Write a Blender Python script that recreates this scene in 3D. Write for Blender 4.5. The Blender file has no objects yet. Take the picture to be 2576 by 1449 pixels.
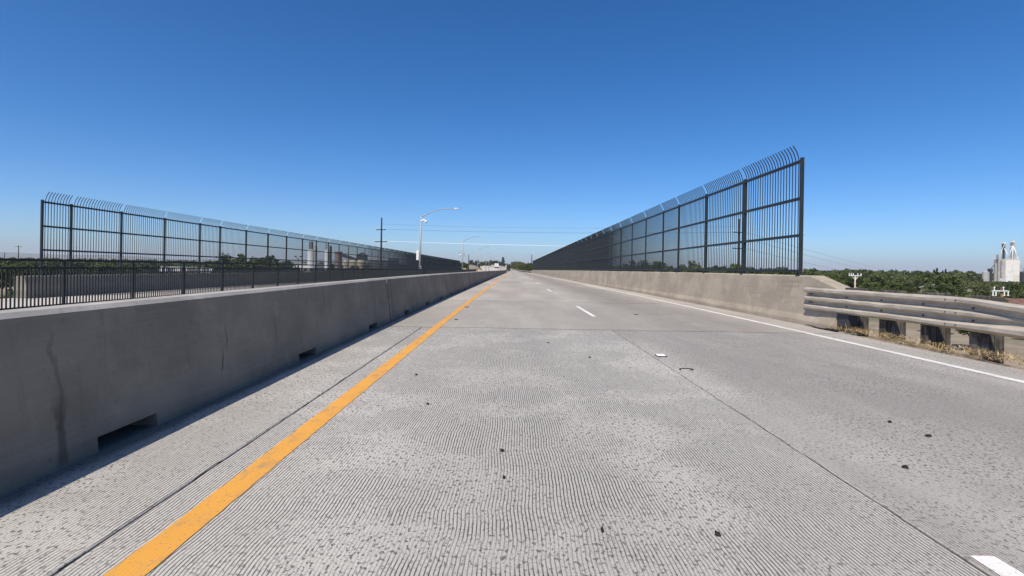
import bpy, math, random
import numpy as np
from mathutils import Matrix, Vector, Euler

R = math.radians
rng = random.Random(7)
scene = bpy.context.scene
col = scene.collection

# ------------------------------------------------------------------ camera
cam = bpy.data.cameras.new('camera'); camo = bpy.data.objects.new('camera', cam); col.objects.link(camo)
EYE = 1.24
cam.sensor_width = 36.0; cam.lens = 36.0 * 1320 / 2576
cam.shift_x = -3 / 2576; cam.shift_y = -56.5 / 2576
cam.clip_start = 0.05; cam.clip_end = 60000
camo.matrix_world = Matrix.Translation((0, 0, EYE)) @ Matrix.Rotation(R(90), 4, 'X') @ Matrix.Rotation(R(0.95), 4, 'Z')
scene.camera = camo

# ------------------------------------------------------------------ light
TO_SUN = Vector((-0.37, -0.60, 1.0)).normalized()
SUN_EL = math.asin(TO_SUN.z)
SUN_AZ = math.atan2(TO_SUN.x, TO_SUN.y)          # clockwise from +Y
world = bpy.data.worlds.new('World'); scene.world = world; world.use_nodes = True
wn = world.node_tree; wn.nodes.clear()
sky = wn.nodes.new('ShaderNodeTexSky'); sky.sky_type = 'NISHITA'; sky.sun_disc = False
sky.sun_elevation = SUN_EL; sky.sun_rotation = SUN_AZ
sky.air_density = 0.6; sky.dust_density = 1.0; sky.ozone_density = 2.0; sky.altitude = 0
bg = wn.nodes.new('ShaderNodeBackground'); bg.inputs['Strength'].default_value = 0.15
wo = wn.nodes.new('ShaderNodeOutputWorld')
hs = wn.nodes.new('ShaderNodeHueSaturation'); hs.inputs['Saturation'].default_value = 1.36
wb = wn.nodes.new('ShaderNodeMix'); wb.data_type = 'RGBA'; wb.blend_type = 'MULTIPLY'; wb.inputs[0].default_value = 1.0; wb.inputs[7].default_value = (0.90, 1.02, 1.11, 1)   # white balance
wn.links.new(sky.outputs[0], hs.inputs['Color']); wn.links.new(hs.outputs[0], wb.inputs[6]); wn.links.new(wb.outputs[2], bg.inputs[0]); wn.links.new(bg.outputs[0], wo.inputs[0])
sl = bpy.data.lights.new('sun', 'SUN'); sl.energy = 5.0; sl.angle = R(0.53); sl.color = (1.0, 0.92, 0.80)
so = bpy.data.objects.new('sun', sl); col.objects.link(so)
so.rotation_euler = TO_SUN.to_track_quat('Z', 'Y').to_euler(); so.location = (-20, -30, 60)
scene.view_settings.view_transform = 'Standard'; scene.view_settings.look = 'None'
scene.view_settings.gamma = 1.0; scene.view_settings.use_curve_mapping = False
scene.view_settings.exposure = 0.0
scene.cycles.max_bounces = 6; scene.cycles.diffuse_bounces = 3; scene.cycles.glossy_bounces = 2
scene.cycles.transparent_max_bounces = 8; scene.cycles.volume_bounces = 0
scene.cycles.sample_clamp_indirect = 5.0

# ------------------------------------------------------------------ alignment of the highway
PTS = [(-200, 0.0), (0, 0.0), (10, -0.01), (40, -0.20), (100, -0.68), (190, -1.42), (270, -2.08), (330, -2.3), (380, -2.1),
       (480, -0.8), (655, 1.3), (900, 3.0), (1500, 3.5)]
_py = np.array([p[0] for p in PTS], float); _pz = np.array([p[1] for p in PTS], float)
_ps = np.gradient(_pz, _py)
def zs(y):
    y = min(max(y, -200), 1499.0)
    i = int(np.searchsorted(_py, y, side='right') - 1); i = min(i, len(PTS) - 2)
    h = _py[i + 1] - _py[i]; t = (y - _py[i]) / h
    return float((2*t**3-3*t**2+1)*_pz[i] + (t**3-2*t**2+t)*h*_ps[i] + (-2*t**3+3*t**2)*_pz[i+1] + (t**3-t**2)*h*_ps[i+1])
def xs(y):
    return 0.0 if y < 200 else -1.88e-4 * (y - 200) ** 2
def P(lat, y, z=0.0):
    return (lat + xs(y), y, z + zs(y))
def stations(y0, y1):
    out = [y0]; y = y0
    while True:
        st = 2.0 if y < 30 else (5.0 if y < 240 else 10.0)
        y += st
        if y >= y1 - 0.3: break
        out.append(y)
    return out + [y1]

# ------------------------------------------------------------------ mesh helpers
class MB:
    def __init__(s): s.v = []; s.f = []; s.m = []
    def add(s, v, f, mi=0):
        o = len(s.v); s.v += [tuple(p) for p in v]; s.f += [tuple(i + o for i in q) for q in f]; s.m += [mi] * len(f); return s
    def box(s, x0, x1, y0, y1, z0, z1, mi=0):
        v = [(x0,y0,z0),(x1,y0,z0),(x1,y1,z0),(x0,y1,z0),(x0,y0,z1),(x1,y0,z1),(x1,y1,z1),(x0,y1,z1)]
        return s.add(v, [(0,3,2,1),(4,5,6,7),(0,1,5,4),(1,2,6,5),(2,3,7,6),(3,0,4,7)], mi)
    def cbox(s, x0, x1, y0, y1, z0, z1, c=0.02, mi=0):
        # box with chamfered vertical and top edges
        def ring(z, d): return [(x0+c-d,y0+0-d+c,z)]
        pts = [(x0+c,y0),(x1-c,y0),(x1,y0+c),(x1,y1-c),(x1-c,y1),(x0+c,y1),(x0,y1-c),(x0,y0+c)]
        cx, cy = (x0+x1)/2, (y0+y1)/2
        def ins(p): return (p[0]+(c if p[0] < cx else -c), p[1]+(c if p[1] < cy else -c))
        v = [(p[0],p[1],z0) for p in pts] + [(p[0],p[1],z1-c) for p in pts] + [(*ins(p), z1) for p in pts]
        f = [tuple(range(7,-1,-1)), tuple(range(16,24))]
        for k in range(8):
            j = (k+1) % 8
            f += [(k,j,8+j,8+k),(8+k,8+j,16+j,16+k)]
        return s.add(v, f, mi)
    def tube(s, pts, rad, n=8, caps=True, mi=0):
        pts = [Vector(p) for p in pts]; L = len(pts)
        if not hasattr(rad, '__len__'): rad = [rad] * L
        v = []; f = []
        for i, p in enumerate(pts):
            d = (pts[min(i+1, L-1)] - pts[max(i-1, 0)]).normalized()
            up = Vector((0, 0, 1)) if abs(d.z) < 0.95 else Vector((0, 1, 0))
            a = d.cross(up).normalized(); b = a.cross(d)
            for k in range(n):
                t = 2 * math.pi * k / n
                v.append(p + (a * math.cos(t) + b * math.sin(t)) * rad[i])
        for i in range(L - 1):
            for k in range(n):
                j = (k + 1) % n
                f.append((i*n+k, (i+1)*n+k, (i+1)*n+j, i*n+j))
        if caps: f += [tuple(range(n)), tuple((L-1)*n + k for k in range(n-1, -1, -1))]
        return s.add(v, f, mi)
    def sweep(s, prof, y0, y1, ys=None, caps=True, mi=0, follow=True):
        # prof: closed (lat,z) polygon, or a function of y giving one
        ys = ys or stations(y0, y1); fn = prof if callable(prof) else (lambda y: prof)
        rings = [[(P(a, y, z) if follow else (a, y, z)) for a, z in fn(y)] for y in ys]
        n = len(rings[0]); v = [p for r in rings for p in r]; f = []
        for i in range(len(ys) - 1):
            for k in range(n):
                j = (k + 1) % n
                f.append((i*n+k, (i+1)*n+k, (i+1)*n+j, i*n+j))
        if caps: f += [tuple(range(n)), tuple((len(ys)-1)*n + k for k in range(n-1, -1, -1))]
        return s.add(v, f, mi)
    def revolve(s, prof, n=16, at=(0,0,0), mi=0):
        v = []; f = []; L = len(prof)
        for r, z in prof:
            for k in range(n):
                t = 2*math.pi*k/n; v.append((at[0]+r*math.cos(t), at[1]+r*math.sin(t), at[2]+z))
        for i in range(L-1):
            for k in range(n):
                j = (k+1) % n; f.append((i*n+k, i*n+j, (i+1)*n+j, (i+1)*n+k))
        f += [tuple(range(n-1,-1,-1)), tuple((L-1)*n+k for k in range(n))]
        return s.add(v, f, mi)
    def mesh(s, name, mats, smooth=False):
        me = bpy.data.meshes.new(name); me.from_pydata(s.v, [], s.f); me.update()
        for m in (mats if isinstance(mats, (list, tuple)) else [mats]): me.materials.append(m)
        if any(s.m): me.polygons.foreach_set('material_index', s.m)
        fix_normals(me)
        if smooth: me.polygons.foreach_set('use_smooth', [True] * len(me.polygons)); 
        return me
    def build(s, name, mats, parent=None, smooth=False, loc=None):
        return put(s.mesh(name, mats, smooth), name, parent, loc)
import bmesh
def fix_normals(me):
    bm = bmesh.new(); bm.from_mesh(me); bmesh.ops.recalc_face_normals(bm, faces=bm.faces); bm.to_mesh(me); bm.free()
def put(me, name, parent=None, loc=None, rot=None, scl=None):
    o = bpy.data.objects.new(name, me); col.objects.link(o); o.parent = parent
    if loc is not None: o.location = loc
    if rot is not None: o.rotation_euler = rot
    if scl is not None: o.scale = scl
    return o
def thing(name, label, cat, loc=(0, 0, 0), rz=0, group=None):
    o = bpy.data.objects.new(name, None); col.objects.link(o); o.location = loc; o.rotation_euler = (0, 0, rz)
    o.empty_display_size = 0.2
    return tag(o, label, cat, group)
def tag(o, label, cat, group=None):
    o['label'] = label; o['category'] = cat
    if group: o['group'] = group
    return o
def kind(o, k): o['kind'] = k; return o
def copy_tree(o, parent=None):
    c = o.copy(); col.objects.link(c); c.parent = parent
    for ch in list(o.children): copy_tree(ch, c)
    return c

# ------------------------------------------------------------------ material helpers
class NT:
    def __init__(s, name):
        s.mat = bpy.data.materials.new(name); s.mat.use_nodes = True; s.t = s.mat.node_tree
        s.b = s.t.nodes['Principled BSDF']; s.out = s.t.nodes['Material Output']
        s.b.inputs['Specular IOR Level'].default_value = 0.3
        s.geo = s.t.nodes.new('ShaderNodeNewGeometry')
    def n(s, typ, **kw):
        x = s.t.nodes.new(typ)
        for k, v in kw.items(): setattr(x, k, v)
        return x
    def set(s, inp, v):
        if isinstance(v, bpy.types.NodeSocket): s.t.links.new(v, inp)
        else: inp.default_value = v
    def math(s, op, a, b=0.0, c=0.0, clamp=False):
        x = s.n('ShaderNodeMath', operation=op, use_clamp=clamp)
        s.set(x.inputs[0], a); s.set(x.inputs[1], b); s.set(x.inputs[2], c); return x.outputs[0]
    def pos(s, obj=False):
        if obj: return s.n('ShaderNodeTexCoord').outputs['Object']
        return s.geo.outputs['Position']
    def xyz(s, v):
        x = s.n('ShaderNodeSeparateXYZ'); s.t.links.new(v, x.inputs[0]); return x.outputs
    def scale(s, v, k):
        x = s.n('ShaderNodeVectorMath', operation='MULTIPLY'); s.set(x.inputs[0], v); x.inputs[1].default_value = k; return x.outputs[0]
    def noise(s, v, scale, detail=3, rough=0.55, color=False):
        x = s.n('ShaderNodeTexNoise'); s.set(x.inputs['Vector'], v); x.inputs['Scale'].default_value = scale
        x.inputs['Detail'].default_value = detail; x.inputs['Roughness'].default_value = rough
        return x.outputs['Color' if color else 'Fac']
    def voro(s, v, scale, out='Distance', rnd=1.0):
        x = s.n('ShaderNodeTexVoronoi'); s.set(x.inputs['Vector'], v); x.inputs['Scale'].default_value = scale
        x.inputs['Randomness'].default_value = rnd; return x.outputs[out]
    def step(s, v, lo, hi):        # smooth map lo..hi -> 0..1
        x = s.n('ShaderNodeMapRange', interpolation_type='SMOOTHSTEP'); s.set(x.inputs[0], v)
        x.inputs[1].default_value = lo; x.inputs[2].default_value = hi; return x.outputs[0]
    def mix(s, f, a, b, mode='MIX'):
        x = s.n('ShaderNodeMix', data_type='RGBA', blend_type=mode); s.set(x.inputs[0], f)
        for i, v in ((6, a), (7, b)):
            if not isinstance(v, bpy.types.NodeSocket): v = (*v, 1) if len(v) == 3 else v
            s.set(x.inputs[i], v)
        return x.outputs[2]
    def color(s, c, rough=0.8, metal=0.0):
        s.set(s.b.inputs['Base Color'], c if isinstance(c, bpy.types.NodeSocket) else (*c, 1))
        s.set(s.b.inputs['Roughness'], rough); s.set(s.b.inputs['Metallic'], metal); return s
    def bump(s, h, strength=0.3, dist=0.01):
        x = s.n('ShaderNodeBump'); x.inputs['Strength'].default_value = strength; x.inputs['Distance'].default_value = dist
        s.set(x.inputs['Height'], h); s.t.links.new(x.outputs[0], s.b.inputs['Normal']); return s

def m_simple(name, c, rough=0.7, metal=0.0, var=0.12, sc=3.0, spec=0.3):
    t = NT(name); p = t.pos(True); nz = t.noise(p, sc, 4)
    f = t.step(nz, 0.3, 0.7)
    t.color(t.mix(f, tuple(k*(1-var) for k in c), tuple(min(1, k*(1+var)) for k in c)), rough, metal)
    t.b.inputs['Specular IOR Level'].default_value = spec
    return t.mat

def m_pavement(name, base, groove=0.0, speck=0.3, wear=0.25, tracks=()):
    t = NT(name); p = t.pos(); X, Y, Z = t.xyz(p)
    c0 = base
    big = t.noise(t.scale(p, (0.55, 0.12, 1)), 1.0, 4, 0.6)                # long drive-lane mottling
    med = t.noise(t.scale(p, (1.0, 0.45, 1)), 3.0, 5, 0.65)
    fin = t.noise(p, 75.0, 3, 0.6)
    c = t.mix(t.step(big, 0.34, 0.68), tuple(k*(1-wear) for k in c0), c0)
    c = t.mix(t.math('MULTIPLY', t.step(med, 0.42, 0.75), 0.40), c, tuple(k*0.74 for k in c0))
    for (lx, wd, am) in tracks:                                             # oil and rubber in the wheel paths
        d = t.math('DIVIDE', t.math('SUBTRACT', t.math('ADD', X, t.math('MULTIPLY', t.math('SUBTRACT', big, 0.5), 0.8)), lx), wd)
        g_ = t.math('EXPONENT', t.math('MULTIPLY', t.math('MULTIPLY', d, d), -1.0))
        c = t.mix(t.math('MULTIPLY', t.math('MULTIPLY', g_, t.math('ADD', med, 0.35)), am), c, tuple(k*0.45 for k in c0))
    c = t.mix(t.math('MULTIPLY', t.step(fin, 0.35, 0.7), 0.30), c, tuple(min(1, k*1.28) for k in c0))
    h = fin
    if speck:
        mask = t.step(t.noise(t.scale(p, (0.75, 0.9, 1)), 1.05, 3, 0.6), 0.62, 0.40)
        s1 = t.step(t.noise(p, 125.0, 2, 0.5), 0.60, 0.68)
        s2 = t.step(t.noise(t.scale(p, (1, 0.6, 1)), 55.0, 2, 0.5), 0.575, 0.63)
        s3 = t.step(t.noise(t.scale(p, (1, 0.8, 1)), 38.0, 2, 0.5), 0.645, 0.69)
        dots = t.math('MULTIPLY', t.math('MAXIMUM', s1, s2), t.math('ADD', t.math('MULTIPLY', mask, 0.65), 0.35))
        dots = t.math('MAXIMUM', dots, t.math('MULTIPLY', s3, 0.6))
        c = t.mix(t.math('MULTIPLY', dots, speck), c, tuple(k*0.20 for k in c0))
    if groove:
        wob = t.noise(t.scale(p, (0.30, 0.8, 1)), 2.2, 3, 0.5)
        xw = t.math('ADD', X, t.math('MULTIPLY', wob, 0.07))
        fr = t.math('FRACT', t.math('MULTIPLY', xw, 1 / 0.0190))
        line = t.step(t.math('ABSOLUTE', t.math('SUBTRACT', fr, 0.5)), 0.21, 0.08)   # 1 in the groove
        gm = t.math('ADD', t.math('MULTIPLY', t.step(t.noise(t.scale(p, (0.75, 0.9, 1)), 1.05, 3, 0.6), 0.38, 0.56), 0.75), 0.25)
        br = t.math('ADD', t.math('MULTIPLY', t.step(t.noise(t.scale(p, (1, 0.10, 1)), 26.0, 2), 0.30, 0.5), 0.3), 0.7)
        g = t.math('MULTIPLY', t.math('MULTIPLY', line, gm), br)
        c = t.mix(t.math('MULTIPLY', g, groove), c, tuple(k*0.10 for k in c0))
        h = t.math('SUBTRACT', t.math('MULTIPLY', fin, 0.4), g)
    gut = t.math('ADD', X, t.math('MULTIPLY', t.math('SUBTRACT', med, 0.5), 0.22))       # gutter dirt, also painted in to deepen the barrier's shadow
    gut = t.math('MULTIPLY', t.math('MULTIPLY', t.step(gut, -2.48, -2.60), t.step(X, -3.5, -3.4)), 0.7)
    c = t.mix(gut, c, (0.07, 0.062, 0.052))
    t.color(c, 0.85); t.bump(h, 0.35, 0.004)
    return t.mat

def m_wall(name, base, streak=0.35, stains=()):
    t = NT(name); p = t.pos(); X, Y, Z = t.xyz(p)
    big = t.noise(t.scale(p, (1, 0.5, 0.8)), 1.3, 4, 0.6)
    st = t.noise(t.scale(p, (4, 4, 0.35)), 1.4, 4, 0.6)
    ln = t.noise(t.scale(p, (1, 0.4, 14)), 2.2, 3, 0.5)
    fin = t.noise(p, 40, 3)
    c = t.mix(t.step(big, 0.35, 0.7), tuple(k*0.78 for k in base), tuple(k*1.08 for k in base))
    c = t.mix(t.math('MULTIPLY', t.step(st, 0.55, 0.75), streak), c, tuple(k*0.5 for k in base))
    c = t.mix(t.math('MULTIPLY', t.step(ln, 0.5, 0.7), 0.18), c, tuple(k*1.3 for k in base))
    c = t.mix(t.math('MULTIPLY', t.step(fin, 0.6, 0.75), 0.35), c, tuple(k*0.55 for k in base))
    pit = t.step(t.noise(p, 16.0, 3, 0.6), 0.66, 0.72)
    c = t.mix(t.math('MULTIPLY', pit, 0.5), c, tuple(k*0.5 for k in base))
    blot = t.step(t.noise(t.scale(p, (1, 0.7, 0.7)), 4.2, 5, 0.7), 0.5, 0.7)
    c = t.mix(t.math('MULTIPLY', blot, 0.35), c, tuple(min(1, k*1.4) for k in base))
    low = t.math('MULTIPLY', t.step(t.math('ADD', Z, t.math('MULTIPLY', big, 0.25)), 0.26, 0.10), 0.30)
    c = t.mix(low, c, tuple(k*0.5 for k in base))                        # road film splashed on the foot
    for (sy, w, z0, z1, amt, slope) in stains:
        yy = t.math('ADD', Y, t.math('MULTIPLY', t.math('SUBTRACT', t.noise(t.scale(p, (1, 1, 1)), 4.0, 3), 0.5), 0.22))
        d = t.math('ABSOLUTE', t.math('SUBTRACT', t.math('ADD', yy, t.math('MULTIPLY', Z, slope)), sy))
        ww = t.step(d, w, w*0.35)
        vert = t.math('MULTIPLY', t.step(Z, z1, z1-0.25), t.step(Z, z0-0.01, z0+0.05))
        c = t.mix(t.math('MULTIPLY', t.math('MULTIPLY', ww, vert), amt), c, tuple(k*0.22 for k in base))
    t.color(c, 0.9); t.bump(t.math('ADD', fin, t.math('MULTIPLY', ln, 0.6)), 0.3, 0.006)
    return t.mat

def m_paint(name, c, worn=0.35):
    t = NT(name); p = t.pos()
    w = t.math('MAXIMUM', t.math('MULTIPLY', t.step(t.noise(t.scale(p, (1, 0.5, 1)), 7.0, 5, 0.75), 0.46, 0.70), worn), t.math('MULTIPLY', t.step(t.noise(p, 60.0, 2), 0.62, 0.68), 0.75))
    gx = t.math('FRACT', t.math('MULTIPLY', t.math('ADD', t.xyz(p)[0], t.math('MULTIPLY', t.noise(t.scale(p, (0.30, 0.8, 1)), 2.2, 3, 0.5), 0.07)), 1 / 0.0190))
    w = t.math('MAXIMUM', w, t.math('MULTIPLY', t.step(t.math('ABSOLUTE', t.math('SUBTRACT', gx, 0.5)), 0.17, 0.05), 0.30))
    c1 = t.mix(t.step(t.noise(t.scale(p, (1, .3, 1)), 2.0, 3), 0.35, 0.65), c, tuple(k*0.9 for k in c))
    t.color(t.mix(w, c1, (0.22, 0.19, 0.15)), 0.7); return t.mat

def m_foliage(name, dark, light, dry=None):
    t = NT(name); p = t.pos(); oi = t.n('ShaderNodeObjectInfo')
    f = t.step(t.noise(p, 0.55, 3, 0.6), 0.3, 0.7)
    c = t.mix(f, dark, light)
    c = t.mix(t.math('MULTIPLY', oi.outputs['Random'], 0.5), c, dry or tuple(k*0.6 for k in dark))
    fine = t.step(t.noise(p, 6.0, 2), 0.35, 0.65)
    c = t.mix(t.math('MULTIPLY', fine, 0.35), c, tuple(min(1, k*1.5) for k in light))
    t.color(c, 0.6); t.b.inputs['Specular IOR Level'].default_value = 0.25
    tr = t.n('ShaderNodeBsdfTranslucent'); t.t.links.new(c, tr.inputs['Color'])
    mx = t.n('ShaderNodeMixShader'); mx.inputs[0].default_value = 0.22
    t.t.links.new(t.b.outputs[0], mx.inputs[1]); t.t.links.new(tr.outputs[0], mx.inputs[2]); t.t.links.new(mx.outputs[0], t.out.inputs[0])
    return t.mat

def m_ground(name):
    t = NT(name); p = t.pos()
    a = t.noise(p, 0.02, 5, 0.6); b = t.noise(p, 0.15, 5, 0.65); f = t.noise(p, 2.5, 4, 0.7)
    c = t.mix(t.step(b, 0.35, 0.65), (0.28, 0.235, 0.175), (0.20, 0.16, 0.115))
    c = t.mix(t.math('MULTIPLY', t.step(a, 0.48, 0.62), 0.75), c, (0.075, 0.09, 0.035))
    c = t.mix(t.math('MULTIPLY', t.step(f, 0.4, 0.7), 0.4), c, (0.34, 0.29, 0.215))
    t.color(c, 0.95); t.bump(f, 0.5, 0.05); return t.mat

def m_dirt(name):
    t = NT(name); p = t.pos()
    b = t.noise(p, 2.2, 5, 0.65); f = t.noise(p, 22, 4, 0.7)
    c = t.mix(t.step(b, 0.4, 0.62), (0.27, 0.21, 0.145), (0.17, 0.135, 0.10))
    c = t.mix(t.math('MULTIPLY', t.step(f, 0.5, 0.7), 0.6), c, (0.42, 0.32, 0.19))
    t.color(c, 0.95); t.bump(f, 0.8, 0.02); return t.mat

def m_galv(name, c=(0.42, 0.40, 0.375)):
    t = NT(name); p = t.pos()
    a = t.noise(t.scale(p, (1, 0.5, 2)), 5.0, 5, 0.6); s = t.noise(t.scale(p, (1, 0.15, 6)), 9, 3)
    cc = t.mix(t.step(a, 0.35, 0.7), tuple(k*0.82 for k in c), tuple(k*1.1 for k in c))
    cc = t.mix(t.math('MULTIPLY', t.step(s, 0.58, 0.72), 0.4), cc, tuple(k*0.5 for k in c))
    t.color(cc, 0.62, 0.15); t.bump(a, 0.12, 0.01); return t.mat

def m_wood(name):
    t = NT(name); p = t.pos()
    g = t.noise(t.scale(p, (14, 14, 1.2)), 3.0, 4, 0.6); b = t.noise(p, 3, 3)
    c = t.mix(t.step(g, 0.35, 0.68), (0.035, 0.030, 0.026), (0.12, 0.105, 0.088))
    c = t.mix(t.math('MULTIPLY', t.step(b, 0.5, 0.7), 0.4), c, (0.30, 0.28, 0.25))
    t.color(c, 0.9); t.bump(g, 0.5, 0.006); return t.mat

M = {}
M['pave_old'] = m_pavement('grooved concrete', (0.485, 0.458, 0.415), groove=1.0, speck=0.9, wear=0.20, tracks=((0.25, 0.5, 0.22),))
M['pave_lane2'] = m_pavement('worn concrete', (0.45, 0.418, 0.378), groove=0.5, speck=0.9, wear=0.36, tracks=((3.9, 0.9, 0.55), (5.2, 0.35, 0.4), (2.9, 0.25, 0.3)))
M['pave_slab'] = m_pavement('approach slab concrete', (0.415, 0.378, 0.332), groove=0, speck=0.45, wear=0.32, tracks=((4.0, 1.3, 0.85), (0.2, 0.7, 0.25)))
M['deck'] = m_pavement('deck concrete', (0.435, 0.392, 0.336), groove=0, speck=0.3, wear=0.30, tracks=((4.0, 1.3, 0.95), (0.2, 0.7, 0.25), (5.1, 0.25, 0.4)))
M['pave_left'] = m_pavement('pale concrete', (0.52, 0.47, 0.41), groove=0, speck=0.1, wear=0.15)
M['joint'] = m_simple('joint filler', (0.035, 0.033, 0.03), 0.95)
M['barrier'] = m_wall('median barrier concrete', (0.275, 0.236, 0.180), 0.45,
    stains=((3.11, 0.065, 0.0, 0.50, 0.62, 0.0), (3.11, 0.020, 0.2, 0.90, 0.35, 0.0), (4.80, 0.020, 0.22, 0.50, 0.9, -0.30), (5.0, 0.02, 0.42, 0.7, 0.6, 0.05), (6.0, 0.03, 0.3, 0.75, 0.25, 0.0), (11.7, 0.05, 0.0, 0.9, 0.5, 0.0)))  # base tone lowered to paint in the face's shade, besides the stains
M['barrier_top_lit'] = m_wall('sunlit barrier top', (0.40, 0.37, 0.33), 0.2)  # same concrete, sunlight on the top painted in as a lighter tone
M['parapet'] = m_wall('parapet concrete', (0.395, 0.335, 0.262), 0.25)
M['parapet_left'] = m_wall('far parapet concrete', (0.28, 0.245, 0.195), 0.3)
M['yellow'] = m_paint('yellow paint', (0.76, 0.36, 0.055), 0.6)
M['white'] = m_paint('white paint', (0.80, 0.77, 0.73), 0.45)
M['fence'] = m_simple('black green fence paint', (0.024, 0.030, 0.033), 0.5, 0.0, 0.2, 2.0, 0.3)
M['fence_weld'] = m_simple('bolt zinc', (0.35, 0.36, 0.36), 0.45, 0.5)
M['galv'] = m_galv('galvanised rail', (0.47, 0.415, 0.345))
M['pole'] = m_galv('galvanised pole', (0.38, 0.40, 0.41))
M['wood'] = m_wood('weathered timber')
M['dirt'] = m_dirt('shoulder dirt')
M['straw'] = m_simple('straw', (0.50, 0.37, 0.19), 0.9, 0, 0.3, 40)
M['ground'] = m_ground('dry ground')
M['rubber'] = m_simple('rubber', (0.022, 0.020, 0.018), 0.85, 0, 0.3, 20)
M['ceramic'] = m_simple('ceramic marker', (0.80, 0.79, 0.76), 0.4, 0, 0.08, 20)
M['amber'] = m_simple('amber marker', (0.35, 0.14, 0.05), 0.4, 0, 0.1, 20)
M['whitepaint'] = m_simple('white steel', (0.78, 0.78, 0.76), 0.5, 0, 0.06, 0.6)
M['trailer'] = m_simple('white trailer skin', (0.74, 0.73, 0.69), 0.45, 0, 0.08, 0.5)
M['grayroof'] = m_simple('pale roof', (0.56, 0.58, 0.58), 0.6, 0, 0.08, 0.3)
M['shedwall'] = m_simple('grey green siding', (0.16, 0.175, 0.17), 0.7, 0, 0.15, 0.4)
M['tan'] = m_simple('tan silo steel', (0.50, 0.43, 0.31), 0.6, 0, 0.15, 0.5)
M['rust'] = m_simple('rusted steel', (0.22, 0.16, 0.14), 0.8, 0, 0.3, 0.8)
M['darksteel'] = m_simple('dark steel', (0.045, 0.05, 0.055), 0.6, 0, 0.25, 0.8)
M['cream'] = m_wall('elevator paint', (0.86, 0.80, 0.70), 0.10)
M['binwall'] = m_simple('corrugated bin steel', (0.42, 0.40, 0.37), 0.6, 0.1, 0.15, 0.3)
M['roof_tan'] = m_simple('tan roof tile', (0.47, 0.33, 0.19), 0.85, 0, 0.15, 1.0)
M['roof_brown'] = m_simple('brown roof shingle', (0.16, 0.09, 0.07), 0.9, 0, 0.2, 1.0)
M['stucco'] = m_simple('stucco', (0.52, 0.47, 0.39), 0.9, 0, 0.1, 1.0)
M['glass'] = m_simple('window glass', (0.02, 0.025, 0.03), 0.15, 0, 0.1, 1.0, 0.5)
M['gravel'] = m_simple('gravel heap', (0.30, 0.28, 0.25), 0.95, 0, 0.25, 1.5)
M['poletimber'] = m_simple('creosoted timber', (0.03, 0.026, 0.024), 0.9, 0, 0.3, 3)
M['bark'] = m_simple('bark', (0.10, 0.075, 0.055), 0.95, 0, 0.3, 3)
M['leaf_a'] = m_foliage('leaves dark', (0.026, 0.044, 0.013), (0.095, 0.122, 0.038))
M['leaf_b'] = m_foliage('leaves mid', (0.042, 0.064, 0.018), (0.135, 0.165, 0.052))
M['leaf_c'] = m_foliage('leaves pale', (0.075, 0.095, 0.032), (0.155, 0.175, 0.07))
M['leaf_d'] = m_foliage('needles', (0.014, 0.028, 0.014), (0.04, 0.06, 0.026))
M['hill'] = m_simple('hill', (0.11, 0.115, 0.085), 0.95, 0, 0.2, 0.001)
M['wire'] = m_simple('wire', (0.10, 0.11, 0.12), 0.5, 0.3)
M['palewire'] = m_simple('pale cable', (0.75, 0.76, 0.76), 0.4, 0.1)
M['taillight'] = m_simple('tail lamp', (0.35, 0.02, 0.015), 0.3)
M['stencil'] = m_simple('faded stencil paint', (0.315, 0.268, 0.212), 0.95, 0, 0.2, 30)

# ------------------------------------------------------------------ terrain (one sheet to the horizon)
GZ = -9.0
def smooth01(t): t = min(max(t, 0), 1); return t*t*(3-2*t)
def ground_z(x, y):
    # embankments under the two approaches, flat land elsewhere
    lat = x - xs(max(min(y, 1200), -200)); top = zs(y) - 0.75
    d = max(-18.4 - lat, lat - 7.0, 0)
    if y < 103: e = max(y - 10.5, 0)
    else: e = max(196 - y, 0)
    if y > 1000: e = 0
    z = top - 0.5 * max(d, 0) - 0.55 * e
    if y > 60 and d > 8: z -= 0
    return max(GZ, z)
def build_ground():
    xa = [x for x in np.arange(-60, 60.1, 2.5)]; step = 4.0; x = 60
    while x < 30000: step *= 1.28; x += step; xa.append(x); xa.insert(0, -x)
    ya = [y for y in np.arange(-40, 60.1, 2.5)] + [y for y in np.arange(66, 700, 8.0)]
    y = ya[-1]; step = 10
    while y < 30000: step *= 1.25; y += step; ya.append(y)
    y = -40; step = 6
    while y > -3000: step *= 1.5; y -= step; ya.insert(0, y)
    v = [(x, y, ground_z(x, y)) for y in ya for x in xa]; n = len(xa)
    f = [(j*n+i, j*n+i+1, (j+1)*n+i+1, (j+1)*n+i) for j in range(len(ya)-1) for i in range(n-1)]
    m = MB(); m.add(v, f); o = m.build('ground', M['ground'], smooth=True); kind(o, 'structure')
build_ground()

# ------------------------------------------------------------------ road, pavement panels, markings
road = kind(bpy.data.objects.new('road', None), 'structure'); col.objects.link(road)
def slab(l0, l1, th=0.3, z=0.0, c=0.006):
    return [(l0, z-th), (l0, z-c), (l0+c, z), (l1-c, z), (l1, z-c), (l1, z-th)]
J0, J1 = 10.45, 18.9
JW = 0.008
LATS = [(-3.15, -1.79), (-1.79, 1.985), (1.985, 6.66)]
for k, (a, b) in enumerate(LATS):
    mat = M['pave_lane2'] if k == 2 else M['pave_old']
    MB().sweep(slab(a+JW, b-JW), -30, J0-0.05).build('pavement_panel', mat, road)
MB().sweep(slab(-3.15, 6.9), J0+0.05, J1-0.08).build('pavement_panel', M['pave_slab'], road)
MB().sweep(slab(-3.15, 7.35, 1.1), J1+0.08, 196).build('bridge_deck', M['deck'], road)
MB().sweep(slab(-3.15, 7.6, 0.6), 196.01, 1100).build('roadway', M['deck'], road)
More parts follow.
